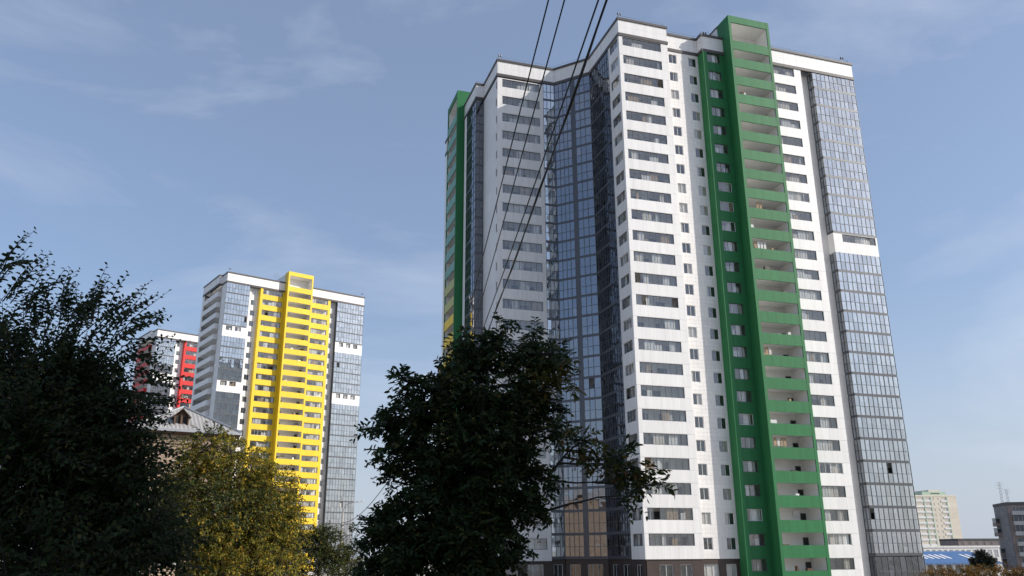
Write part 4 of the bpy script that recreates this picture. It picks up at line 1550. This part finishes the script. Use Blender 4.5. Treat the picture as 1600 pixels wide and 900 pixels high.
tree('elm_tree', 'dark leafy elm with long arching shoots against the sky', 'tree', ground_at(b[0], b[1]),
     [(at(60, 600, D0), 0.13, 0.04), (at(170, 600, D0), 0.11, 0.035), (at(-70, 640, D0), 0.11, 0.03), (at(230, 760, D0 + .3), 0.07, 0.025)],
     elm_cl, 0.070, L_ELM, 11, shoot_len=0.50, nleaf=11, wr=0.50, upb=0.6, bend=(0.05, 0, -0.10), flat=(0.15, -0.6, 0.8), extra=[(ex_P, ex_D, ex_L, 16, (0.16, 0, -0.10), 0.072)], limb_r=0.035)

# --- the dark ash-leaved maple in the middle
D1 = 18.0
b = at(735, 866, D1)
def bough(x0, y0, x1, y1, D, n, r, k, m=None):
    """leafy bough: small clumps strung along a line"""
    return [cl(x0 + (x1 - x0) * i / (n - 1) + rng.uniform(-4, 4), y0 + (y1 - y0) * i / (n - 1) + rng.uniform(-4, 4), D + rng.uniform(-.4, .4),
               r * (1.15 - 0.6 * i / (n - 1)), r * 0.62 * (1.15 - 0.6 * i / (n - 1)), int(k * (1.1 - 0.5 * i / (n - 1))), m, 0.45) for i in range(n)]


mp_cl = [cl(775, 548, D1, 24, 18, 70, None, .7), cl(735, 565, D1, 30, 18, 80, None, .7), cl(825, 565, D1 + .3, 24, 15, 60, None, .6),
         cl(705, 605, D1 - .3, 38, 28, 150, None, 1.0), cl(780, 605, D1 + .4, 55, 34, 240, None, 1.1), cl(832, 625, D1 - .2, 22, 24, 70, None, .6),
         cl(695, 668, D1 + .2, 45, 38, 240, None, 1.1), cl(780, 680, D1, 55, 45, 300, None, 1.2), cl(825, 695, D1 + .2, 22, 36, 90, None, .7),
         cl(690, 748, D1 - .2, 48, 40, 260, None, 1.1), cl(780, 762, D1 + .2, 50, 44, 270, None, 1.1), cl(740, 720, D1 - .9, 60, 110, 330, None, .5),
         cl(685, 822, D1 + .2, 52, 36, 250, None, 1.1), cl(765, 838, D1, 44, 38, 210, None, 1.0), cl(640, 862, D1, 46, 28, 190, None, .9), cl(735, 895, D1, 60, 34, 240, None, 1.0),
         cl(730, 840, D1 - .9, 50, 60, 230, None, .5), cl(740, 700, D1 + 1.0, 70, 130, 330, None, .6), cl(700, 870, D1 + .9, 70, 50, 200, None, .6)]
mp_cl += bough(680, 615, 632, 592, D1, 4, 15, 26) + bough(665, 640, 585, 668, D1, 5, 20, 40) + bough(650, 625, 632, 622, D1 + .4, 2, 12, 18)
mp_cl += bough(650, 700, 606, 712, D1, 3, 22, 46) + bough(655, 740, 610, 748, D1 + .3, 3, 16, 30) + bough(640, 795, 594, 818, D1, 4, 20, 40) + bough(635, 850, 584, 842, D1 - .3, 4, 18, 36) + bough(620, 885, 572, 892, D1 + .3, 4, 18, 34)
mp_cl += bough(820, 560, 880, 548, D1, 4, 13, 20) + bough(830, 585, 888, 574, D1, 4, 13, 22, L_TURN) + bough(835, 605, 880, 602, D1 - .2, 3, 14, 22, L_TURN) + bough(830, 635, 862, 640, D1, 3, 14, 24)
mp_cl += bough(760, 545, 790, 515, D1, 3, 12, 18) + bough(820, 550, 838, 522, D1 + .3, 3, 11, 14) + bough(735, 555, 718, 530, D1, 3, 11, 14) + bough(820, 740, 852, 752, D1, 3, 15, 28) + bough(810, 790, 850, 800, D1, 3, 14, 26) + bough(790, 850, 815, 858, D1, 2, 13, 20)
# the branch that reaches out to the right
mp_cl += bough(845, 668, 905, 692, D1 - .2, 4, 13, 15) + bough(905, 692, 965, 722, D1 - .4, 5, 13, 11, L_TURN) + bough(930, 720, 948, 750, D1 - .3, 3, 8, 5, L_TURN)
mp_cl += bough(968, 712, 985, 778, D1 - .5, 4, 11, 14) + bough(988, 728, 1033, 752, D1 - .6, 5, 10, 8, L_TURN)
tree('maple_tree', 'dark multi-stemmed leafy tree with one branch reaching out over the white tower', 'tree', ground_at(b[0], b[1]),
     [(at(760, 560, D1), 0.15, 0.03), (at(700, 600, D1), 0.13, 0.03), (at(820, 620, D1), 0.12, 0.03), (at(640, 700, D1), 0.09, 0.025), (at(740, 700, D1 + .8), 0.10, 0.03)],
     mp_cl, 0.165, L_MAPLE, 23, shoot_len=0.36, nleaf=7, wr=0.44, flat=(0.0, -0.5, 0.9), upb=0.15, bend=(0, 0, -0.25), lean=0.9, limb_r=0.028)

# --- the sunlit yellowing tree in front of the brick house
D2 = 42.0
b = at(350, 866, D2)
yt_cl = [cl(345, 715, D2, 40, 30, 173), cl(310, 740, D2 + .5, 45, 35, 225), cl(375, 745, D2, 40, 30, 194), cl(340, 790, D2 - 1, 75, 45, 533, L_BUSH), cl(400, 800, D2, 45, 45, 337),
         cl(290, 800, D2 + .5, 40, 50, 266), cl(350, 850, D2 - 1, 90, 50, 635), cl(420, 855, D2 + .5, 40, 50, 328, L_BUSH), cl(300, 870, D2, 60, 45, 337), cl(440, 810, D2, 26, 30, 143),
         cl(370, 895, D2 - .5, 100, 40, 430), cl(330, 690, D2, 30, 20, 61, L_BUSH), cl(425, 755, D2 + 1, 30, 16, 50), cl(440, 770, D2 + 1, 20, 14, 36), cl(395, 720, D2 + 1, 30, 14, 36), cl(355, 800, D2 + 2, 100, 90, 533), cl(300, 712, D2, 26, 14, 24), cl(330, 706, D2 - .5, 36, 16, 41), cl(365, 712, D2 + .5, 34, 16, 32), cl(285, 755, D2, 30, 24, 57), cl(445, 840, D2, 24, 36, 131)]
tree('yellowing_tree', 'sunlit yellow green autumn tree in front of the old brick house', 'tree', ground_at(b[0], b[1]),
     [(at(345, 720, D2), 0.22, 0.05), (at(390, 740, D2), 0.16, 0.04), (at(300, 760, D2), 0.16, 0.04), (at(425, 775, D2 + .5), 0.12, 0.03)],
     yt_cl, 0.18, L_YELLOW, 31, shoot_len=0.8, nleaf=9, wr=0.45, upb=0.3, bend=(0, 0, -0.45), lean=0.7, limb_r=0.06, stem_r=0.010)

# --- dim tree behind the elm, in front of the brick house
D3 = 26.0
b = at(215, 866, D3)
tree('thin_tree', 'thin reddish brown tree half bare beside the brick house wall', 'tree', ground_at(b[0], b[1]),
     [(at(215, 720, D3), 0.10, 0.03), (at(245, 740, D3), 0.08, 0.02), (at(180, 740, D3), 0.08, 0.02)],
     [cl(215, 710, D3, 34, 26, 46), cl(245, 700, D3, 20, 18, 26), cl(190, 740, D3, 36, 30, 70), cl(235, 770, D3, 34, 30, 80), cl(205, 820, D3, 60, 45, 190), cl(255, 830, D3, 40, 36, 110), cl(200, 890, D3, 80, 30, 150)],
     0.10, L_BUSH, 37, shoot_len=0.55, nleaf=9, upb=0.2, bend=(0, 0, -0.35), limb_r=0.03)

# --- shrubs by the lamp
D4 = 52.0
b = at(500, 880, D4)
tree('shrub', 'dark green and olive shrub below the street lamp', 'shrub', ground_at(b[0], b[1]),
     [(at(500, 840, D4), 0.10, 0.03), (at(530, 850, D4), 0.09, 0.03), (at(460, 850, D4), 0.09, 0.03)],
     [cl(500, 850, D4, 40, 22, 230), cl(470, 865, D4, 36, 26, 230, L_DARK), cl(525, 865, D4, 30, 22, 190), cl(550, 880, D4, 20, 16, 80), cl(490, 890, D4, 60, 22, 260), cl(545, 895, D4, 30, 14, 80), cl(455, 840, D4 + 1, 18, 16, 70), cl(510, 838, D4, 22, 12, 80)],
     0.16, L_BUSH, 41, shoot_len=0.6, nleaf=9, upb=0.5, limb_r=0.04, stem_r=0.01)
D5 = 30.0
b = at(552, 895, D5)
tree('sapling', 'thin sapling with dark leaflets beside the round blue sign', 'shrub', ground_at(b[0], b[1]),
     [(at(552, 850, D5), 0.03, 0.01)], [cl(550, 842, D5, 9, 16, 14), cl(560, 858, D5, 10, 12, 12), cl(566, 872, D5, 10, 10, 8, L_TURN)], 0.12, L_MAPLE, 43, shoot_len=0.4, nleaf=9, upb=0.6, limb_r=0.012)

# --- rust coloured thicket at the lower right, dark tree by the blue roof
D6 = 58.0
for i, (x, y, rx, ry, k) in enumerate([(1465, 906, 20, 11, 130), (1500, 903, 25, 11, 170), (1540, 904, 25, 11, 170), (1580, 902, 26, 11, 170), (1620, 902, 28, 11, 130)]):
    b = at(x, 890, D6)
    tree('autumn_bush', ['olive bush at the end of the rusty thicket beside the green tower', 'rusty orange bush in front of the blue roofed building', 'rusty orange bush under the dark round tree',
                         'yellowish bush in front of the dark panel block', 'brown bush standing at the street side of the thicket'][i], 'bush', ground_at(b[0], b[1]),
         [(at(x - 8, y - 6, D6), 0.05, 0.02), (at(x + 10, y - 4, D6), 0.05, 0.02)],
         [cl(x, y, D6, rx, ry, k), cl(x - 8, y + 16, D6 - 1, rx, 12, k // 2), cl(x + 6, y + 34, D6, rx, 22, k // 2)], 0.13, L_RUST, 51 + i, shoot_len=0.5, nleaf=8, upb=0.7, limb_r=0.025, group='bushes of the rusty thicket', stem_r=0.009)
D7 = 135.0
b = at(1538, 866, D7)
tree('dark_tree', 'dark round tree in front of the blue metal roof', 'tree', ground_at(b[0], b[1]),
     [(at(1538, 870, D7), 0.2, 0.06)], [cl(1535, 873, D7, 10, 7, 200), cl(1544, 877, D7, 8, 6, 150), cl(1525, 879, D7, 7, 5, 120), cl(1538, 884, D7, 16, 6, 170)],
     0.26, L_DARK, 61, shoot_len=0.5, nleaf=8, upb=0.4, limb_r=0.08, stem_r=0.02)
